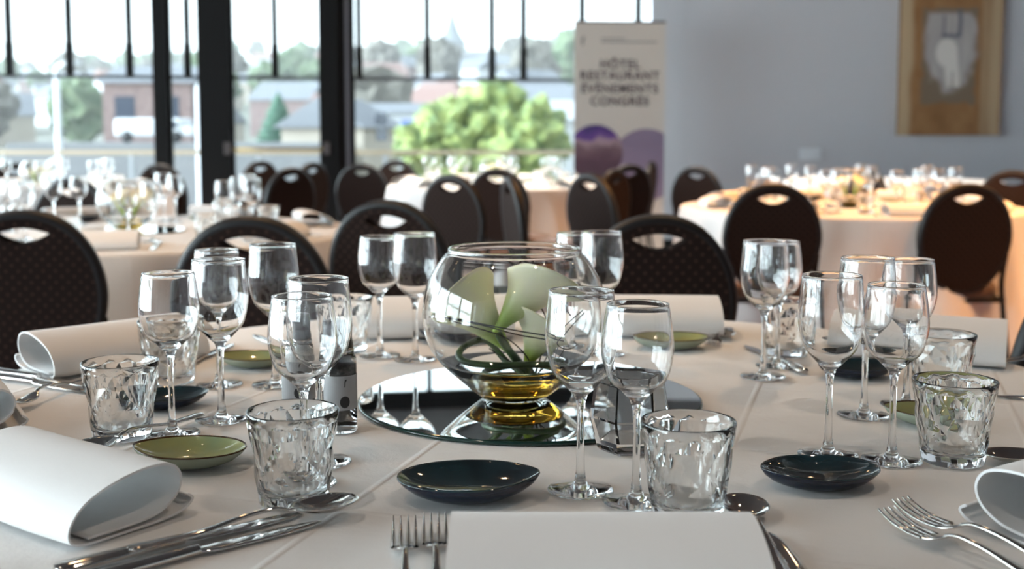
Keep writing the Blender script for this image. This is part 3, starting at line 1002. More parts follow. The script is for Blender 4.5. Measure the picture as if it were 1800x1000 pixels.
def spoon(label):
    e = thing('spoon', label, 'spoon')
    w = MB(); strip(w, smoothsecs(HANDLE + [(0.040, 0.0040, 0.0080)]), 0.0028); w.build('handle', M['steel'], e)
    w = MB(); nu, nv = 12, 40
    for off, flip in ((0.0, False), (-0.0013, True)):
        rows = []
        for i in range(1, nu + 1):
            s = i / nu
            row = []
            for k in range(nv):
                a = 2 * PI * k / nv
                x = 0.0215 * s * math.cos(a) * (1 + 0.10 * math.sin(a)); y = 0.068 + 0.032 * s * math.sin(a)
                row.append((x, y, 0.0015 + 0.0085 * s * s + off * (1 - s ** 6)))
            rows.append(row)
        w.grid(rows, 0, cv=True)
        w.add([(0, 0.068, 0.0015 + off)] + rows[0], [(0, 1 + k, 1 + (k + 1) % nv) for k in range(nv)], 0)
    o = w.build('spoon_bowl', M['steel'], e)
    bm = bmesh.new(); bm.from_mesh(o.data); bmesh.ops.remove_doubles(bm, verts=bm.verts, dist=1e-5); bmesh.ops.recalc_face_normals(bm, faces=bm.faces); bm.to_mesh(o.data); bm.free()
    return e


def knife(label):
    e = thing('knife', label, 'knife')
    w = MB(); strip(w, smoothsecs([(-0.110, 0.003, 0.004), (-0.105, 0.0095, 0.004), (-0.085, 0.0100, 0.004), (-0.03, 0.0072, 0.004), (-0.006, 0.0060, 0.004)]), 0.0065); w.build('handle', M['steel'], e)
    w = MB(); strip(w, smoothsecs([(-0.008, 0.0050, 0.004), (0.004, 0.0092, 0.003), (0.04, 0.0102, 0.002), (0.080, 0.0092, 0.0015), (0.100, 0.0058, 0.0012), (0.109, 0.0006, 0.0012)]), 0.0014); w.build('blade', M['steel'], e)
    return e


def lay(o, tip, tail, dz=0.0, hl=0.105, zt=None):
    """point the head along tail->tip, head end at tip (pixels on the table plane)"""
    if zt is None: zt = 0.0125 if o.name.startswith('fork') else 0.009 if o.name.startswith('spoon') else 0.001
    a, b_ = P(*tip, Z + zt + dz), P(*tail, Z + dz)
    a.z = b_.z = 0
    d = (a - b_).normalized()
    c = a - d * hl
    o.location = (c.x, c.y, Z + dz); o.rotation_euler = (0, 0, math.atan2(d.y, d.x) - PI / 2)


fk = fork('fork nearest the black dish, first of the pair beside the centre napkin'); lay(fk, (711, 907), (712, 1040), 0, 0.100)
o = dup(fk, (0, 0, 0), 0, 'fork touching the edge of the centre napkin'); lay(o, (764, 902), (768, 1040), 0, 0.100)
for tip, tail, dz, lab in [
    ((1558, 893), (1700, 975), 0.004, 'fork with its tines nearer the viewer, of the crossed pair by the cut-off napkin'),
    ((1582, 876), (1745, 960), 0.009, 'fork lying across another, its tines nearer the dark dish'),
    ((186, 808), (90, 776), 0.0, 'fork tip poking out behind the big rolled napkin, nearer the green dish'),
    ((158, 800), (60, 772), 0.0, 'fork tip poking out behind the big rolled napkin, nearer the table edge'),
    ((6, 704), (133, 674), 0.006, 'fork resting its neck on knives at the window side edge'),
    ((1247, 600), (1300, 560), 0.0, 'fork lying before the near dotted chair beside the back napkin')]:
    o = dup(fk, (0, 0, 0), 0, lab); lay(o, tip, tail, dz, 0.100)
spn = spoon('dessert spoon with its bowl in front of the nearest tumbler'); lay(spn, (627, 872), (340, 946), 0.006, 0.100)
for tip, tail, dz, lab in [
    ((1296, 868), (1345, 960), 0.0, 'spoon whose head shows between tumbler and centre napkin'),
    ((1727, 797), (1830, 812), 0.0, 'spoon head peeping out beside the tumbler at the frame edge'),
    ((130, 792), (262, 762), 0.006, 'spoon lying in front of a tumbler and over two fork tips'),
    ((1278, 590), (1215, 560), 0.0, 'spoon beside the back napkin before the near dotted chair'),
    ((1450, 606), (1560, 588), 0.0, 'spoon showing dark through the wine glass bowls')]:
    o = dup(spn, (0, 0, 0), 0, lab); lay(o, tip, tail, dz, 0.100)
kn = knife('dinner knife nearest the viewer, below the dessert spoon'); lay(kn, (566, 916), (250, 1000), 0, 0.109)
for tip, tail, dz, lab in [
    ((536, 900), (200, 985), 0.0, 'dinner knife between the spoon handle and the big rolled napkin'),
    ((1351, 936), (1400, 1010), 0.0, 'knife with its blade tip beside the centre napkin'),
    ((158, 785), (20, 774), 0.0, 'bright knife blade behind the big rolled napkin'),
    ((165, 690), (18, 668), 0.0, 'knife under the neck of the fork at the window side edge'),
    ((172, 680), (25, 660), 0.0, 'knife farther from the viewer, parallel to another under the window side fork'),
    ((410, 604), (335, 640), 0.0, 'knife between the two farther window side wine glasses'),
    ((446, 588), (520, 622), 0.0, 'knife at the table edge in front of a dark chair'),
    ((1310, 607), (1420, 660), 0.0, 'knife by the foot of the far pair of wine glasses'),
    ((1748, 696), (1860, 702), 0.0, 'dark knife blade entering at the frame edge above the spoon'),
    ((1700, 642), (1785, 634), 0.0, 'knife lying before the end of the rolled napkin by the dotted chair')]:
    o = dup(kn, (0, 0, 0), 0, lab); lay(o, tip, tail, dz, 0.109)

# ------------------------------------------------------------------ chairs (face +Y, origin on floor under the backrest)
def curve_mesh(loops, ext, bev, name):
    cu = bpy.data.curves.new(name, 'CURVE'); cu.dimensions = '2D'; cu.fill_mode = 'BOTH'; cu.extrude = ext; cu.bevel_depth = bev; cu.bevel_resolution = 2
    for lp_ in loops:
        s = cu.splines.new('POLY'); s.points.add(len(lp_) - 1); s.use_cyclic_u = True
        for i, (x, y) in enumerate(lp_): s.points[i].co = (x, y, 0, 1)
    o = bpy.data.objects.new(name, cu); COL.objects.link(o)
    dg_ = bpy.context.evaluated_depsgraph_get()
    me = bpy.data.meshes.new_from_object(o.evaluated_get(dg_))
    bpy.data.objects.remove(o); bpy.data.curves.remove(cu)
    return me


BZc = 0.668


def oval(a, bt, bb, n=72, wtop=0.0):
    pts = []
    for k in range(n):
        t = 2 * PI * k / n
        s = math.sin(t)
        x = a * math.copysign(abs(math.cos(t)) ** 0.92, math.cos(t)); z = (bt if s > 0 else bb) * s
        x *= (1 - 0.05 * max(0, -s))
        pts.append((x, z))
    return pts


def lens(cx, cz, a, h, n=24):
    return [(cx - a + 2 * a * k / n, cz + h * 0.55 * math.sin(PI * k / n)) for k in range(n)] + [(cx + a - 2 * a * k / n, cz - h * math.sin(PI * k / n) ** 0.9 if 0 < k < n else cz) for k in range(n)]


def make_chair(label):
    e = thing('dining_chair', label, 'chair')
    tilt = Matrix.Translation((0, 0, BZc)) @ Matrix.Rotation(math.radians(7), 4, 'X')
    me = curve_mesh([oval(0.180, 0.210, 0.212), lens(0, 0.172, 0.078, 0.033)[::-1]], 0.012, 0.006, 'backrest')
    me.transform(Matrix.Rotation(PI / 2, 4, 'X'))
    me.materials.clear(); me.materials.append(M['fabric'])
    me.transform(tilt)
    for p in me.polygons: p.use_smooth = False
    link('backrest', me, e)
    fr = [(x, 0, z) for x, z in oval(0.188, 0.218, 0.220, 96)]
    w = MB()
    rows = []
    n = len(fr)
    for i in range(n):
        x, _, z = fr[i]; d = Vector((x, 0, z)).normalized()
        q = []
        for (o_, y_) in ((-0.020, -0.016), (0.003, -0.020), (0.0125, -0.010), (0.0125, 0.010), (0.003, 0.020), (-0.020, 0.016)):
            q.append(tilt @ (Vector((x, y_, z)) + d * o_))
        rows.append(q)
    w.grid(rows, 0, cu=True, cv=True); w.build('back_frame', M['black'], e)
    # handle surround
    w = MB(); w.tube([tilt @ Vector((x * 1.0, -0.001, z)) for x, z in lens(0, 0.172, 0.079, 0.034)][::1], 0.0038, 8, closed=True); w.build('handle_ring', M['black'], e)
    # rear legs run up beside the back
    for s in (-1, 1):
        pts = catmull([tilt @ Vector((s * 0.186, 0.0, -0.06)), tilt @ Vector((s * 0.178, -0.002, -0.17)), Vector((s * 0.190, 0.03, 0.40)), Vector((s * 0.20, 0.0, 0.2)), Vector((s * 0.205, -0.06, 0.0))], 6)
        w = MB(); w.tube(pts, 0.0115, 12); w.build('leg', M['black'], e)
        w = MB(); w.tube([Vector((s * 0.205, 0.43, 0.40)), Vector((s * 0.205, 0.445, 0.2)), Vector((s * 0.205, 0.46, 0.0))], 0.0115, 12); w.build('leg', M['black'], e)
    w = MB()
    for s in (-1, 1): w.tube([Vector((s * 0.195, 0.03, 0.41)), Vector((s * 0.205, 0.43, 0.41))], 0.010, 10)
    w.tube([Vector((-0.195, 0.03, 0.41)), Vector((0.195, 0.03, 0.41))], 0.010, 10); w.tube([Vector((-0.205, 0.43, 0.41)), Vector((0.205, 0.43, 0.41))], 0.010, 10)
    w.build('seat_frame', M['black'], e)
    w = MB(); rows = []
    for (sc, z) in ((0.0, 0.415), (0.92, 0.415), (1.0, 0.425), (1.0, 0.455), (0.95, 0.472), (0.7, 0.482), (0.0, 0.485)):
        row = []
        for k in range(48):
            t = 2 * PI * k / 48
            c, s = math.cos(t), math.sin(t)
            x = 0.220 * sc * math.copysign(abs(c) ** 0.55, c) * (1 + 0.05 * s); y = 0.235 + 0.215 * sc * math.copysign(abs(s) ** 0.55, s)
            row.append((x, y, z))
        rows.append(row)
    w.grid(rows, 0, cv=True); w.build('seat', M['fabric_seat'], e)
    return e


chairs = [  # px of the backrest centre, distance, turn, label
    (40, 2.95, 0.12, 'dark dotted chair cut by the frame, nearest to the rolled window side napkin'),
    (440, 2.72, -0.05, 'dark oval-back chair directly behind the large wine glass by the green dish'),
    (684, 3.42, -0.30, 'dark oval-back chair behind the back pair of wine glasses'),
    (1156, 2.78, 0.0, 'dotted oval-back chair directly behind the back napkin and green dish'),
    (1930, 1.98, 0.5, 'blue-dotted chair cut by the frame next to the far tumbler'),
    (1360, 4.62, -0.08, 'oval-back chair before the orange-lit table, seen behind the far pair of wine glasses'),
    (1701, 4.62, 0.10, 'oval-back chair before the orange-lit table under the painting edge'),
    (1228, 7.3, -0.75, 'small dark chair between the banner and the orange-lit table'),
    (1782, 6.35, 2.6, 'warm brown chair on the far side of the orange-lit table, at the frame edge'),
    (1522, 6.9, 1.9, 'chair half seen behind the glasses of the orange-lit table'),
    (797, 5.7, -0.62, 'grey-lit chair whose oval back faces the window, in front of a darker chair'),
    (876, 6.8, -0.35, 'dark chair directly in front of the fishbowl on the table by the banner'),
    (636, 8.0, -0.25, 'dark chair against the post, before the widest window'),
    (905, 5.35, -1.35, 'chair turned edge-on showing its thin shiny frame near the banner table'),
    (1042, 5.9, -0.95, 'grey-lit chair at the banner table, its back turned towards the window'),
    (1075, 6.6, 0.95, 'brown-lit chair tucked between two others by the banner'),
    (1104, 7.8, 0.55, 'dark chair right in front of the banner'),
    (1141, 8.7, 1.25, 'chair seen edge-on with a bright frame arch beside the banner'),
    (545, 8.4, 1.05, 'tall grey chair next to the double post'),
    (507, 7.0, 0.9, 'dark leaning chair in front of the conifer window'),
    (454, 8.9, 0.9, 'dark chair peeping over the glasses by the broad column'),
    (282, 7.9, -0.25, 'dark chair below the slim window post'),
    (118, 5.15, 2.9, 'dark chair seen between the two fishbowls by the window'),
    (26, 8.2, 0.2, 'dark chair farthest along the lamp post window'),
    (695, 9.1, 2.8, 'chair beyond the banner table with its back to the window'),
]
ch0 = None
for px, D, rz, lab in chairs:
    k = (px - 900.0) / F * 0.9965
    loc = (k * D, D, 0)
    if ch0 is None: ch0 = make_chair(lab); ch0.location = loc; ch0.rotation_euler.z = rz
    else: dup(ch0, loc, rz, lab)

# ------------------------------------------------------------------ dressed background tables
sides = ['front', 'front painting-side', 'painting-side', 'rear painting-side', 'rear', 'rear lamp-post-side', 'lamp-post-side', 'front lamp-post-side']
mid_bowls = [(T1, 'on the table by the broad column', 0.2, 7), (T2, 'on the table by the banner', 0.0, 7), (T3, 'on the far lamp post window table', 0.3, 7), (T4, 'on the orange-lit table', 0.1, 8)]
fbL = None
for c, where, rot, ns in mid_bowls:
    mm = dup(mir, (c.x, c.y, MZ), 0, 'round mirror plate in the middle, ' + where, scale=0.9)
    f2 = dup(fb, (c.x, c.y, BZ - 0.0004), 0, 'fishbowl vase ' + where, scale=0.92)
    for q in range(2):
        rz = rot + q * 2.4
        b0 = Vector((c.x, c.y, BZ + 0.03)); dr = Vector((math.cos(rz) * 0.05, math.sin(rz) * 0.04, 0.0))
        e = calla('calla_lily', b0 + dr * 0.4 + Vector((0, 0, 0.02)), b0 + dr * 1.1 + Vector((0, 0, 0.115)), (dr.x, -1, 0.4), 0.1, 0.030, ('taller' if q else 'shorter') + ' cream calla lily in the fishbowl ' + where)
        stem_tube(e, [b0 + dr * 0.4 + Vector((0, 0, 0.02)), b0 + dr * 0.2, b0 - dr * 0.3 + Vector((0, 0, -0.0))], 0.004)
    for i in range(ns):
        a = rot - PI / 2 + i * 2 * PI / ns
        d = Vector((math.cos(a), math.sin(a))); t = Vector((-d.y, d.x))
        side = sides[int(round(((a + PI / 2) % (2 * PI)) / (PI / 4))) % 8]
        w_ = 'of the ' + side + ' setting ' + where
        nd = dup(nk, (c.x + d.x * 0.66, c.y + d.y * 0.66, Z), a + PI / 2 + rnd.uniform(-.1, .1), 'white napkin ' + w_)
        q = c + d * 0.52; dup(dg if i % 2 else dd, (q.x, q.y, Z), a + PI / 2, ('green' if i % 2 else 'dark') + ' dish ' + w_)
        q = c + d * 0.45 + t * 0.13; dup(gb, (q.x, q.y, Z), rnd.random(), 'larger wine glass ' + w_)
        q = c + d * 0.40 + t * 0.05; dup(gs, (q.x, q.y, Z), rnd.random(), 'smaller wine glass ' + w_)
        q = c + d * 0.47 - t * 0.12; dup(tb, (q.x, q.y, Z), rnd.random(), 'faceted tumbler ' + w_)
        if c in (T1, T4):
            for s, src, nmz in ((-0.155, fk, 'fork'), (0.155, kn, 'knife')):
                q = c + d * 0.62 + t * s
                dup(src, (q.x, q.y, Z), a + PI / 2 + PI, nmz + ' ' + w_)

# ------------------------------------------------------------------ banner
def text_mesh(s, size, name, m, parent, loc, ext=0.0008, bold=0.0):
    cu = bpy.data.curves.new(name, 'FONT'); cu.body = s; cu.size = size; cu.align_x = 'CENTER'; cu.extrude = ext; cu.offset = bold; cu.space_character = 1.12
    o = bpy.data.objects.new(name, cu); COL.objects.link(o)
    me = bpy.data.meshes.new_from_object(o.evaluated_get(bpy.context.evaluated_depsgraph_get()))
    bpy.data.objects.remove(o); bpy.data.curves.remove(cu)
    me.transform(Matrix.Rotation(PI / 2, 4, 'X'))
    me.materials.clear(); me.materials.append(m)
    o = link(name, me, parent); o.location = loc
    return o


BDn = 10.1
bx0 = Q(1008, 300, BDn).x; bx1 = Q(1168, 300, BDn).x
bw = bx1 - bx0; bxc = (bx0 + bx1) / 2
ztop = Q(1090, 38, BDn).z
ban = thing('rollup_banner', 'beige roll-up banner reading HÔTEL RESTAURANT ÉVÉNEMENTS CONGRÈS before the window corner', 'banner', (bxc, BDn, 0), 0.07)
w = MB(); w.box((-bw / 2, -0.002, 0.06), (bw / 2, 0.002, ztop)); w.build('printed_sheet', mat('beige_banner_vinyl', (0.50, 0.47, 0.43), 0.6), ban)
w = MB(); w.box((-bw / 2, -0.012, ztop - 0.012), (bw / 2, 0.012, ztop + 0.006)); bevel(w.build('top_rail', M['chrome'], ban), 0.003)
w = MB(); w.box((-bw / 2 - 0.01, -0.09, 0.0), (bw / 2 + 0.01, 0.09, 0.07)); bevel(w.build('base_cassette', M['chrome'], ban), 0.01)
w = MB(); w.tube([(0, 0.03, 0.05), (0, 0.012, ztop)], 0.009, 12); w.build('support_pole', M['chrome'], ban)
ink = mat('banner_dark_ink', (0.045, 0.035, 0.045), 0.7)
for s, y, sz in (('HÔTEL', 113, 0.105), ('RESTAURANT', 133, 0.105), ('ÉVÉNEMENTS', 156, 0.105), ('CONGRÈS', 178, 0.105)):
    zz = Q(1088, y + 7, BDn).z
    text_mesh(s, sz, 'lettering', ink, ban, (0, -0.003, zz), bold=0.003)
w = MB(); zz = Q(1088, 75, BDn).z
w.box((-0.17, -0.0035, zz), (0.33, -0.002, zz + 0.012)); w.box((-0.17, -0.0035, zz + 0.03), (0.05, -0.002, zz + 0.04))
w.build('small_print', mat('banner_grey_ink', (0.18, 0.16, 0.17), 0.7), ban)
text_mesh('f', 0.12, 'logo_mark', ink, ban, (-0.33, -0.003, zz - 0.03))


def disc_clip(cx, cz, r, m, name, ztop_=None, off=0.003, top_band=None):
    w_ = MB(); pts = []
    for k in range(64):
        a = 2 * PI * k / 64
        x = cx + r * math.cos(a); z = cz + r * math.sin(a)
        x = max(-bw / 2 + 0.002, min(bw / 2 - 0.002, x)); pts.append((x, -off, z))
    w_.add(pts, [tuple(range(64))], 0, False); return w_.build(name, m, ban, fix=False)


pm = mat('banner_photo_print', (0.1, 0.05, 0.1), 0.6)
tcn = N(pm, 'ShaderNodeTexCoord'); sx = N(pm, 'ShaderNodeSeparateXYZ'); mr = N(pm, 'ShaderNodeMapRange'); cr = N(pm, 'ShaderNodeValToRGB'); nz = N(pm, 'ShaderNodeTexNoise', Scale=9.0, Detail=3.0)
ad = N(pm, 'ShaderNodeMath', operation='MULTIPLY_ADD'); ad.inputs[1].default_value = 0.35
zc0 = Q(1088, 262, BDn).z
mr.inputs[1].default_value = zc0 - 0.30; mr.inputs[2].default_value = zc0 + 0.30
L(pm, tcn.outputs['Object'], sx.inputs[0]); L(pm, tcn.outputs['Object'], nz.inputs['Vector']); L(pm, sx.outputs['Z'], mr.inputs[0]); L(pm, nz.outputs['Fac'], ad.inputs[0]); L(pm, mr.outputs[0], ad.inputs[2]); L(pm, ad.outputs[0], cr.inputs[0])
el = cr.color_ramp.elements
el[0].position = 0.2; el[0].color = (0.05, 0.03, 0.045, 1); el[1].position = 1.1 if False else 1.0; el[1].color = (0.05, 0.03, 0.14, 1)
for p_, c_ in ((0.5, (0.07, 0.035, 0.06, 1)), (0.68, (0.13, 0.08, 0.10, 1)), (0.80, (0.30, 0.22, 0.26, 1)), (0.86, (0.10, 0.04, 0.22, 1))):
    q = el.new(p_); q.color = c_
L(pm, cr.outputs[0], PB(pm).inputs['Base Color'])
disc_clip(Q(1046, 262, BDn).x - bxc, zc0 - 0.03, 0.245, pm, 'round_photo', off=0.0036)
disc_clip(Q(1136, 292, BDn).x - bxc, Q(1136, 290, BDn).z, 0.32, mat('banner_lilac_print', (0.20, 0.16, 0.24), 0.7), 'lilac_disc', off=0.0030)

# ------------------------------------------------------------------ painting
PD = CY - 0.06
px0, px1 = Q(1582, 100, PD).x, Q(1762, 100, PD).x
pz0, pz1 = Q(1670, 238, PD).z, Q(1670, -75, PD).z
pa = thing('painting', 'brown abstract painting with a pale figure on the grey wall', 'painting', ((px0 + px1) / 2, PD, (pz0 + pz1) / 2))
pw, ph = (px1 - px0), (pz1 - pz0)
w = MB(); w.box((-pw / 2, 0.0, -ph / 2), (pw / 2, 0.055, ph / 2)); bevel(w.build('canvas_edge', mat('brown_canvas_edge', (0.16, 0.08, 0.03), 0.7), pa), 0.004)
nx, nz_ = 90, 150
vs = []; fs = []; cols = []
hash_ = random.Random(5)
noise = [[hash_.random() for _ in range(60)] for _ in range(60)]


def vn(x, y):
    xi, yi = int(math.floor(x)), int(math.floor(y)); fx, fy = x - xi, y - yi
    fx = fx * fx * (3 - 2 * fx); fy = fy * fy * (3 - 2 * fy)
    g = lambda a, b: noise[a % 60][b % 60]
    return (g(xi, yi) * (1 - fx) + g(xi + 1, yi) * fx) * (1 - fy) + (g(xi, yi + 1) * (1 - fx) + g(xi + 1, yi + 1) * fx) * fy


def mixc(a, b, t):
    t = max(0, min(1, t)); return [a[i] * (1 - t) + b[i] * t for i in range(3)]


def sd_box(x, y, cx, cy, hx, hy):
    return max(abs(x - cx) - hx, abs(y - cy) - hy)


for j in range(nz_ + 1):
    for i in range(nx + 1):
        u, v = i / nx, j / nz_
        # pixel position in the photograph frame of the canvas
        X = 1582 + 180 * u; Y = 238 - 313 * v
        vs.append(((u - 0.5) * pw, -0.0015, (v - 0.5) * ph))
        n1 = vn(u * 14, v * 20); n2 = vn(u * 5 + 7, v * 7 + 3); n3 = vn(u * 34 + 3, v * 6 + 9)
        c = mixc((0.20, 0.095, 0.032), (0.30, 0.16, 0.065), n1 * 0.6 + n2 * 0.5)
        e1 = min(X - 1582, 1762 - X)
        c = mixc(c, (0.42, 0.31, 0.19), 1 - (e1 - 12 - 10 * n2) / 8.0) if e1 < 34 else c
        if X > 1725: c = mixc(c, (0.36, 0.26, 0.16), 0.5 * n3 + 0.35)
        c = mixc(c, (0.26, 0.14, 0.06), 1 - (e1) / 5.0) if X > 1750 else c
        wob = (n1 - 0.5) * 10
        d = sd_box(X, Y, 1669, 98, 47 + wob, 84 + wob)
        c = mixc((0.17, 0.125, 0.085), c, (d + 3) / 6)
        d = math.hypot((X - 1670) / 46, (Y - 72) / 82) - 1 + (n1 - 0.5) * 0.25
        d = max(d, (22 - Y) / 30.0)
        c = mixc((0.33, 0.31, 0.31), c, (d * 20 + 2) / 4)
        if d < 0: c = mixc(c, (0.45, 0.42, 0.40), n3 - 0.35)
        d = math.hypot((X - 1664) / 19, (Y - 92) / 25) - 1
        c = mixc((0.58, 0.56, 0.53), c, (d * 20 + 2) / 4)
        d = sd_box(X + (Y - 130) * -0.12, Y, 1675, 125, 12, 27)
        if abs(X - 1675) < 2 and Y > 125: d = 2
        c = mixc((0.58, 0.56, 0.53), c, (d + 1.5) / 3)
        for (cx_, cy_, hx_, hy_) in ((1658, 45, 2, 20), (1686, 40, 3, 24), (1670, 62, 16, 3)):
            d = sd_box(X + wob * 0.3, Y, cx_, cy_, hx_, hy_)
            c = mixc((0.10, 0.11, 0.14), c, (d + 1.5) / 3)
        cols.append(c)
for j in range(nz_):
    for i in range(nx):
        a = j * (nx + 1) + i; fs.append((a, a + 1, a + nx + 2, a + nx + 1))
w = MB(); w.add(vs, fs, 0, False)
cmm = mat('painted_canvas', (0.3, 0.2, 0.1), 0.7)
vcn = N(cmm, 'ShaderNodeVertexColor', layer_name='paint'); L(cmm, vcn.outputs['Color'], PB(cmm).inputs['Base Color'])
po = w.build('painted_face', cmm, pa, fix=False)
ca = po.data.color_attributes.new('paint', 'FLOAT_COLOR', 'POINT')
for i, c in enumerate(cols): ca.data[i].color = (*c, 1)

# wall plate
sw = Q(1425, 271, CY - 0.02)
w = MB(); w.box((-0.10, 0, -0.055), (0.10, 0.018, 0.055)); o = bevel(w.build('wall_plate', M['white_plastic']), 0.004); o.location = (sw.x, CY - 0.0185, sw.z)
tag(o, 'small pale switch plate on the grey wall above the orange-lit table', 'switch plate')

# ------------------------------------------------------------------ outdoors
def hz(x, y):
    t = max(0.0, min(1.0, (y - 45) / 600.0))
    b_ = -5.0 + 47 * (t ** 1.15)
    b_ += 5.5 * t * math.sin(x * 0.011 + 1.3) + 3.0 * t * math.sin(x * 0.031 + y * 0.01)
    return b_


gm = mottle(mat('hillside_grass', (0.15, 0.17, 0.12), 1.0), (0.060, 0.072, 0.045), (0.115, 0.108, 0.088), 0.02, 6)
w = MB(); rows = []
ys = [13.6, 16, 20, 30, 45] + [45 + 20 * k for k in range(1, 31)] + [680, 720, 800]
for y in ys:
    W = 14 + y * 1.1
    row = []
    for k in range(41):
        x = -W + 2 * W * k / 40
        z = hz(x, min(y, 650)) - (max(0, y - 650) * 0.25)
        row.append((x, y, z))
    rows.append(row)
w.grid(rows); struct(w.build('ground', gm), 'hazy hillside rising beyond the terrace', 'ground')
w = MB(); w.box((-9, 11.2, -0.3), (6, 13.5, -0.05)); struct(w.build('terrace_floor', mat('terrace_paving', (0.17, 0.165, 0.16), 0.9)), 'grey terrace outside the windows', 'terrace')
e = thing('terrace_railing', 'pale wooden handrail with thin posts outside the windows', 'railing', (0, 13.3, 0))
zr = Q(800, 267, 13.3).z
w = MB(); w.box((-9, -0.03, zr - 0.03), (6, 0.03, zr + 0.02)); w.build('handrail', mat('pale_wood_rail', (0.30, 0.23, 0.15), 0.6), e)
for k in range(11):
    w = MB(); w.box((-8.9 + k * 1.48, -0.02, -0.05), (-8.86 + k * 1.48, 0.02, zr - 0.03)); w.build('post', mat('rail_post', (0.3, 0.31, 0.32), 0.5) if k == 0 else bpy.data.materials['rail_post'], e)


def crown_mesh(w, r, h, c, seed, mi=0, amp=0.22, sub=3):
    r_ = random.Random(seed)
    bm = bmesh.new(); bmesh.ops.create_icosphere(bm, subdivisions=sub, radius=1.0)
    from mathutils import noise as mn
    off = Vector((r_.random() * 9, r_.random() * 9, r_.random() * 9))
    vs = []
    for v in bm.verts:
        d = v.co.normalized()
        k = 1 + amp * mn.noise(d * 2.3 + off) * 1.6 + amp * 0.8 * mn.noise(d * 6 + off)
        vs.append((c[0] + d.x * r * k, c[1] + d.y * r * k, c[2] + d.z * h * k))
    idx = {v: i for i, v in enumerate(bm.verts)}
    w.add(vs, [[idx[v] for v in f.verts] for f in bm.faces], mi, False); bm.free()


leafm = mottle(mat('shrub_leaves', (0.2, 0.3, 0.08), 0.8), (0.06, 0.10, 0.028), (0.20, 0.23, 0.065), 3.5, 6)
e = thing('round_shrub', 'big round yellow-green shrub beyond the railing of the widest window', 'shrub', (0, 0, 0))
w = MB()
for (px, py, r, sd, dz) in ((800, 228, 0.95, 1, 0), (860, 208, 1.05, 2, .4), (925, 235, 0.95, 3, 0), (745, 250, 0.75, 4, -.3), (835, 262, 1.3, 5, .2), (905, 265, 1.2, 6, -.2), (775, 268, 0.9, 7, .3), (960, 258, 0.6, 8, 0)):
    q = Q(px, py, 30 + dz); crown_mesh(w, r, r * 0.85, (q.x, q.y, q.z), sd, 0, 0.3, 4)
w.build('foliage', leafm, e)
q = Q(850, 300, 30); w = MB(); w.tube([(q.x, 30, hz(q.x, 30)), (q.x, 30, q.z + 0.3)], 0.2, 10); w.build('trunk', mat('bark', (0.1, 0.07, 0.05), 0.9), e)

e = thing('conifer', 'dark green conical tree seen through the middle window', 'tree', (0, 0, 0))
q = Q(490, 262, 70); qt = Q(490, 162, 70)
w = MB(); n = 28; Hc = qt.z - q.z + 1.2; base = Vector((q.x, 70, q.z - 1.2))
rows = []
rr_ = random.Random(4)
for j in range(n + 1):
    t = j / n
    rad = 2.0 * (1 - t) ** 0.85 * (1.0 if j % 2 else 0.80) + 0.02
    rows.append([(base.x + rad * (1 + 0.2 * math.sin(5 * a + j * 1.7)) * math.cos(a), base.y + rad * math.sin(a), base.z + Hc * t) for a in [2 * PI * k / 26 for k in range(26)]])
w.grid(rows, 0, cv=True, smooth=False); w.build('foliage', mottle(mat('conifer_green', (0.03, 0.13, 0.07), 0.8), (0.010, 0.050, 0.030), (0.028, 0.085, 0.045), 2), e)
w = MB(); w.tube([(base.x, 70, hz(base.x, 70)), (base.x, 70, base.z + 0.5)], 0.25, 10); w.build('trunk', bpy.data.materials['bark'], e)

# church
e = thing('church', 'distant pale church tower with pointed spire on the hill', 'church')
cq = Q(795, 108, 480); cz0 = hz(cq.x, 480) - 2
stone = mat('pale_stone', (0.10, 0.10, 0.105), 0.9); slate = mat('pale_slate', (0.06, 0.07, 0.08), 0.8)
zt_ = Q(795, 78, 480).z; zs_ = Q(795, 22, 480).z
w = MB(); w.box((cq.x - 4.6, 476, cz0), (cq.x + 4.6, 485, zt_)); w.build('tower', stone, e)
w = MB(); w.lathe([(6.4, zt_), (4.6, zt_ + 2.5), (3.0, zt_ + 5), (2.0, zt_ + 8), (0.0, zs_ + 3)], 8, c=(cq.x, 480, 0), smooth=False); w.build('spire', slate, e)
w = MB(); zn = Q(795, 102, 480).z
w.box((cq.x - 3, 484, cz0), (cq.x + 22, 498, zn)); w.add([(cq.x - 3, 484, zn), (cq.x + 22, 484, zn), (cq.x + 22, 498, zn), (cq.x - 3, 498, zn), (cq.x - 3, 491, zn + 4), (cq.x + 22, 491, zn + 4)], [(0, 1, 5, 4), (2, 3, 4, 5), (1, 2, 5), (3, 0, 4)], 0, False)
w.build('nave', stone, e)


def house(name, label, x, y, z, wx, wy, h, rh, wm, rm_, group=None, rz=0.0, cat='house', nwin=0):
    e = thing(name, label, cat, (x, y, z), rz, group)
    w = MB(); w.box((-wx / 2, -wy / 2, -3), (wx / 2, wy / 2, h)); w.build('walls', wm, e)
    w = MB(); o = 0.3
    w.add([(-wx / 2 - o, -wy / 2 - o, h), (wx / 2 + o, -wy / 2 - o, h), (wx / 2 + o, wy / 2 + o, h), (-wx / 2 - o, wy / 2 + o, h), (-wx / 2 - o, 0, h + rh), (wx / 2 + o, 0, h + rh)], [(0, 1, 5, 4), (2, 3, 4, 5), (1, 2, 5), (3, 0, 4), (0, 3, 2, 1)], 0, False)
    w.build('roof', rm_, e)
    for k in range(nwin):
        w = MB(); cx_ = -wx / 2 + wx * (k + 0.5) / nwin; w.box((cx_ - 0.5, -wy / 2 - 0.03, h * 0.4), (cx_ + 0.5, -wy / 2 + 0.02, h * 0.4 + 1.2)); w.build('window', M['glaze_dark_out'], e)
    return e


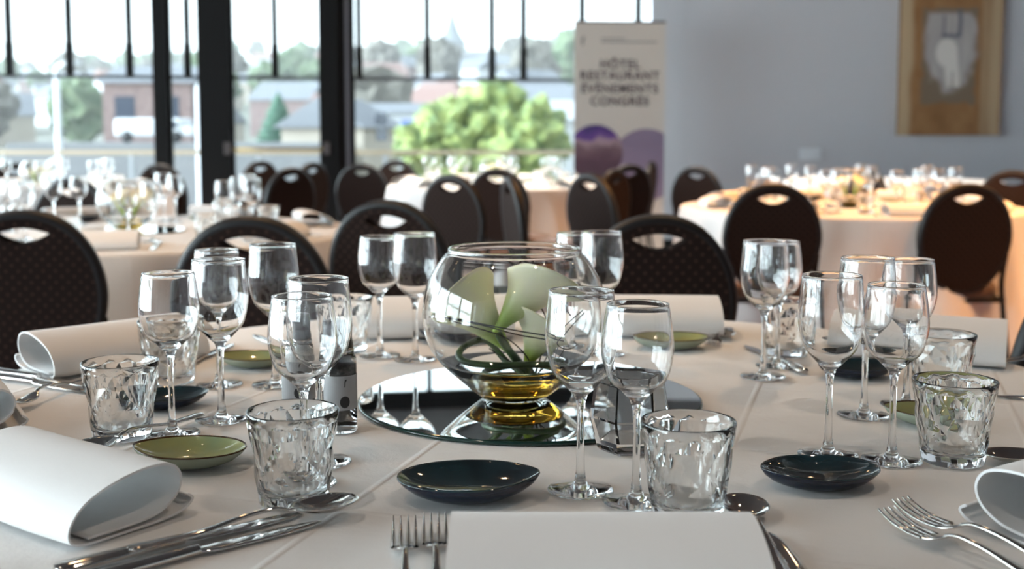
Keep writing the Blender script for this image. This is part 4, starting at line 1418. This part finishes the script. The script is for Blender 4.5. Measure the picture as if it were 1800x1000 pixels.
brick = mottle(mat('old_brick', (0.32, 0.2, 0.18), 0.9), (0.13, 0.085, 0.08), (0.18, 0.125, 0.115), 3)
white = mat('white_render', (0.42, 0.43, 0.44), 0.8); cream = mat('cream_render', (0.27, 0.235, 0.19), 0.8)
slate2 = mat('grey_roof', (0.10, 0.105, 0.115), 0.8); tile = mat('red_tile', (0.15, 0.085, 0.07), 0.85)
q = Q(292, 255, 60); house('brick_house', 'reddish brick building seen through the narrow window', q.x, 60, q.z, 4.4, 6, Q(290, 150, 60).z - q.z, 1.0, brick, slate2, nwin=2)
q = Q(272, 245, 45); e = thing('white_van', 'white van parked below the brick building', 'van', (q.x, 45, q.z))
w = MB(); w.box((-1.3, -0.9, 0.1), (1.3, 0.9, 0.82)); w.box((1.2, -0.85, 0.1), (1.75, 0.85, 0.5)); bevel(w.build('body', white, e), 0.12, 3)
w = MB(); w.box((0.6, -0.92, 0.42), (1.15, -0.88, 0.7)); w.build('side_window', M['glaze_dark_out'], e)
for sx_ in (-0.8, 1.1):
    w = MB(); w.lathe([(0, -0.06), (0.22, -0.06), (0.24, 0), (0.22, 0.06), (0, 0.06)], 20); o = w.build('wheel', M['black'], e); o.rotation_euler.x = PI / 2; o.location = (sx_, -0.86, 0.1)
w = MB(); w.box((q.x - 5, 43, q.z - 3), (q.x + 7, 48, q.z - 0.13)); struct(w.build('road', mat('pale_road', (0.14, 0.14, 0.145), 0.9)), 'raised grey road under the white van', 'road')
q = Q(965, 240, 55); house('white_house', 'pale house with sloping roof beside the round shrub', q.x + 0.6, 56, q.z, 4.2, 5, Q(965, 212, 55).z - q.z, 1.0, white, mat('pale_roof', (0.32, 0.33, 0.34), 0.7), rz=0.5, nwin=1)
q = Q(575, 262, 50); house('cream_house', 'cream gabled house beside the conifer', q.x + .6, 50, q.z, 3.2, 4, Q(555, 225, 50).z - q.z, 1.3, cream, slate2, rz=1.2, nwin=1)
q = Q(700, 232, 75); house('long_shop', 'low building with a small blue sign beyond the widest window', q.x, 75, q.z, 9, 6, Q(700, 200, 75).z - q.z, 0.7, white, slate2, nwin=0)
q = Q(724, 217, 71.9); w = MB(); w.box((-0.7, -0.05, -0.2), (0.7, 0.0, 0.2)); o = w.build('blue_sign', mat('blue_sign', (0.03, 0.08, 0.5), 0.5)); o.location = (q.x, 71.93, q.z); tag(o, 'small blue sign on the low building', 'sign')
# lamp posts
for px, y0, y1, lab in ((105, 120, 292, 'tall white lamp post beyond the biggest-pane window'), (352, 150, 300, 'white pole beside the broad black column outside')):
    D = 28; b0 = Q(px, y1, D); t0 = Q(px, y0, D)
    e = thing('lamp_post', lab, 'lamp post', (b0.x, D, hz(b0.x, D)))
    hh = t0.z - hz(b0.x, D)
    w = MB(); w.tube([(0, 0, 0), (0, 0, hh)], [0.10, 0.07], 12); w.build('pole', white, e)
    w = MB(); w.tube([(0, 0, hh), (0.25, 0, hh + 0.12), (0.6, 0, hh + 0.12)], 0.06, 10); w.build('lamp_arm', white, e)
fm = bpy.data.materials.new('mist'); fm.use_nodes = True; fm.node_tree.nodes.clear()
fo = fm.node_tree.nodes.new('ShaderNodeOutputMaterial'); fv = fm.node_tree.nodes.new('ShaderNodeVolumeScatter'); fv.inputs['Density'].default_value = 0.0005; fv.inputs['Anisotropy'].default_value = 0.0
fm.node_tree.links.new(fv.outputs[0], fo.inputs['Volume'])
w = MB(); w.box((-420, 13.7, -30), (420, 760, 130)); tag(w.build('mist', fm), 'thin pale mist hanging over the hillside', 'mist', kind='stuff')
# scattered town houses and trees
wm_ = [white, cream, brick]; rm2 = [slate2, tile, slate2]
r_ = random.Random(21)
taken = [(cq.x + 5, 486, 18)]


def free_spot(d0, d1, rad):
    for _ in range(400):
        D = r_.uniform(d0, d1); px = r_.uniform(-60, 1010); x = (px - 900) / 2000 * D
        if all(math.hypot(x - a, D - b_) > rad + c_ for a, b_, c_ in taken):
            taken.append((x, D, rad)); return x, D
    return None


for k in range(46):
    s = r_.uniform(0.8, 1.5); fs_ = free_spot(95, 420, 5.8 * s)
    if fs_ is None: continue
    x, D = fs_
    house('town_house', 'small pitched-roof house among others on the hazy hillside', x, D, hz(x, D) + 0.2, 6 * s, 5.4 * s, 3.0 * s, 1.8 * s, wm_[k % 3], rm2[(k // 2) % 3], 'houses on the hillside', r_.uniform(-0.8, 0.8))
tm = [mottle(mat('grey_winter_tree', (0.22, 0.2, 0.17), 1), (0.075, 0.068, 0.055), (0.125, 0.115, 0.095), 0.8), mottle(mat('dull_green_tree', (0.15, 0.2, 0.1), 1), (0.045, 0.075, 0.035), (0.09, 0.115, 0.06), 0.8)]
tp = []
for v in range(4):
    e = thing('hillside_tree', 'rounded tree among the houses on the hazy hillside', 'tree', (0, 0, 0), 0, 'trees on the hillside')
    w = MB(); crown_mesh(w, 3.2, 3.4, (0, 0, 5.2), 40 + v, 0, 0.3, 3); w.build('crown', tm[v % 2], e)
    w = MB(); w.tube([(0, 0, -1), (0, 0, 3.5)], [0.35, 0.25], 8); w.build('trunk', bpy.data.materials['bark'], e)
    tp.append(e)
for k in range(84):
    s = r_.uniform(0.7, 1.5); fs_ = free_spot(85 if k > 30 else 420, 640, 4.6 * s)
    if fs_ is None: continue
    x, D = fs_; loc = (x, D, hz(x, D))
    if k < 4:
        tp[k].location = loc
    else:
        o = dup(tp[k % 4], loc, r_.uniform(0, 6), None, 'trees on the hillside', scale=s)

# ------------------------------------------------------------------ render look
S.view_settings.view_transform = 'Standard'
S.view_settings.look = 'None'
S.view_settings.gamma = 1.0
S.view_settings.exposure = 1.55
S.view_settings.use_curve_mapping = False
cy = S.cycles
cy.max_bounces = 14; cy.transmission_bounces = 14; cy.transparent_max_bounces = 16; cy.glossy_bounces = 6; cy.diffuse_bounces = 3; cy.volume_bounces = 1
cy.use_denoising = True
cy.sample_clamp_indirect = 6.0
cy.caustics_refractive = True; cy.caustics_reflective = True
cy.blur_glossy = 0.3
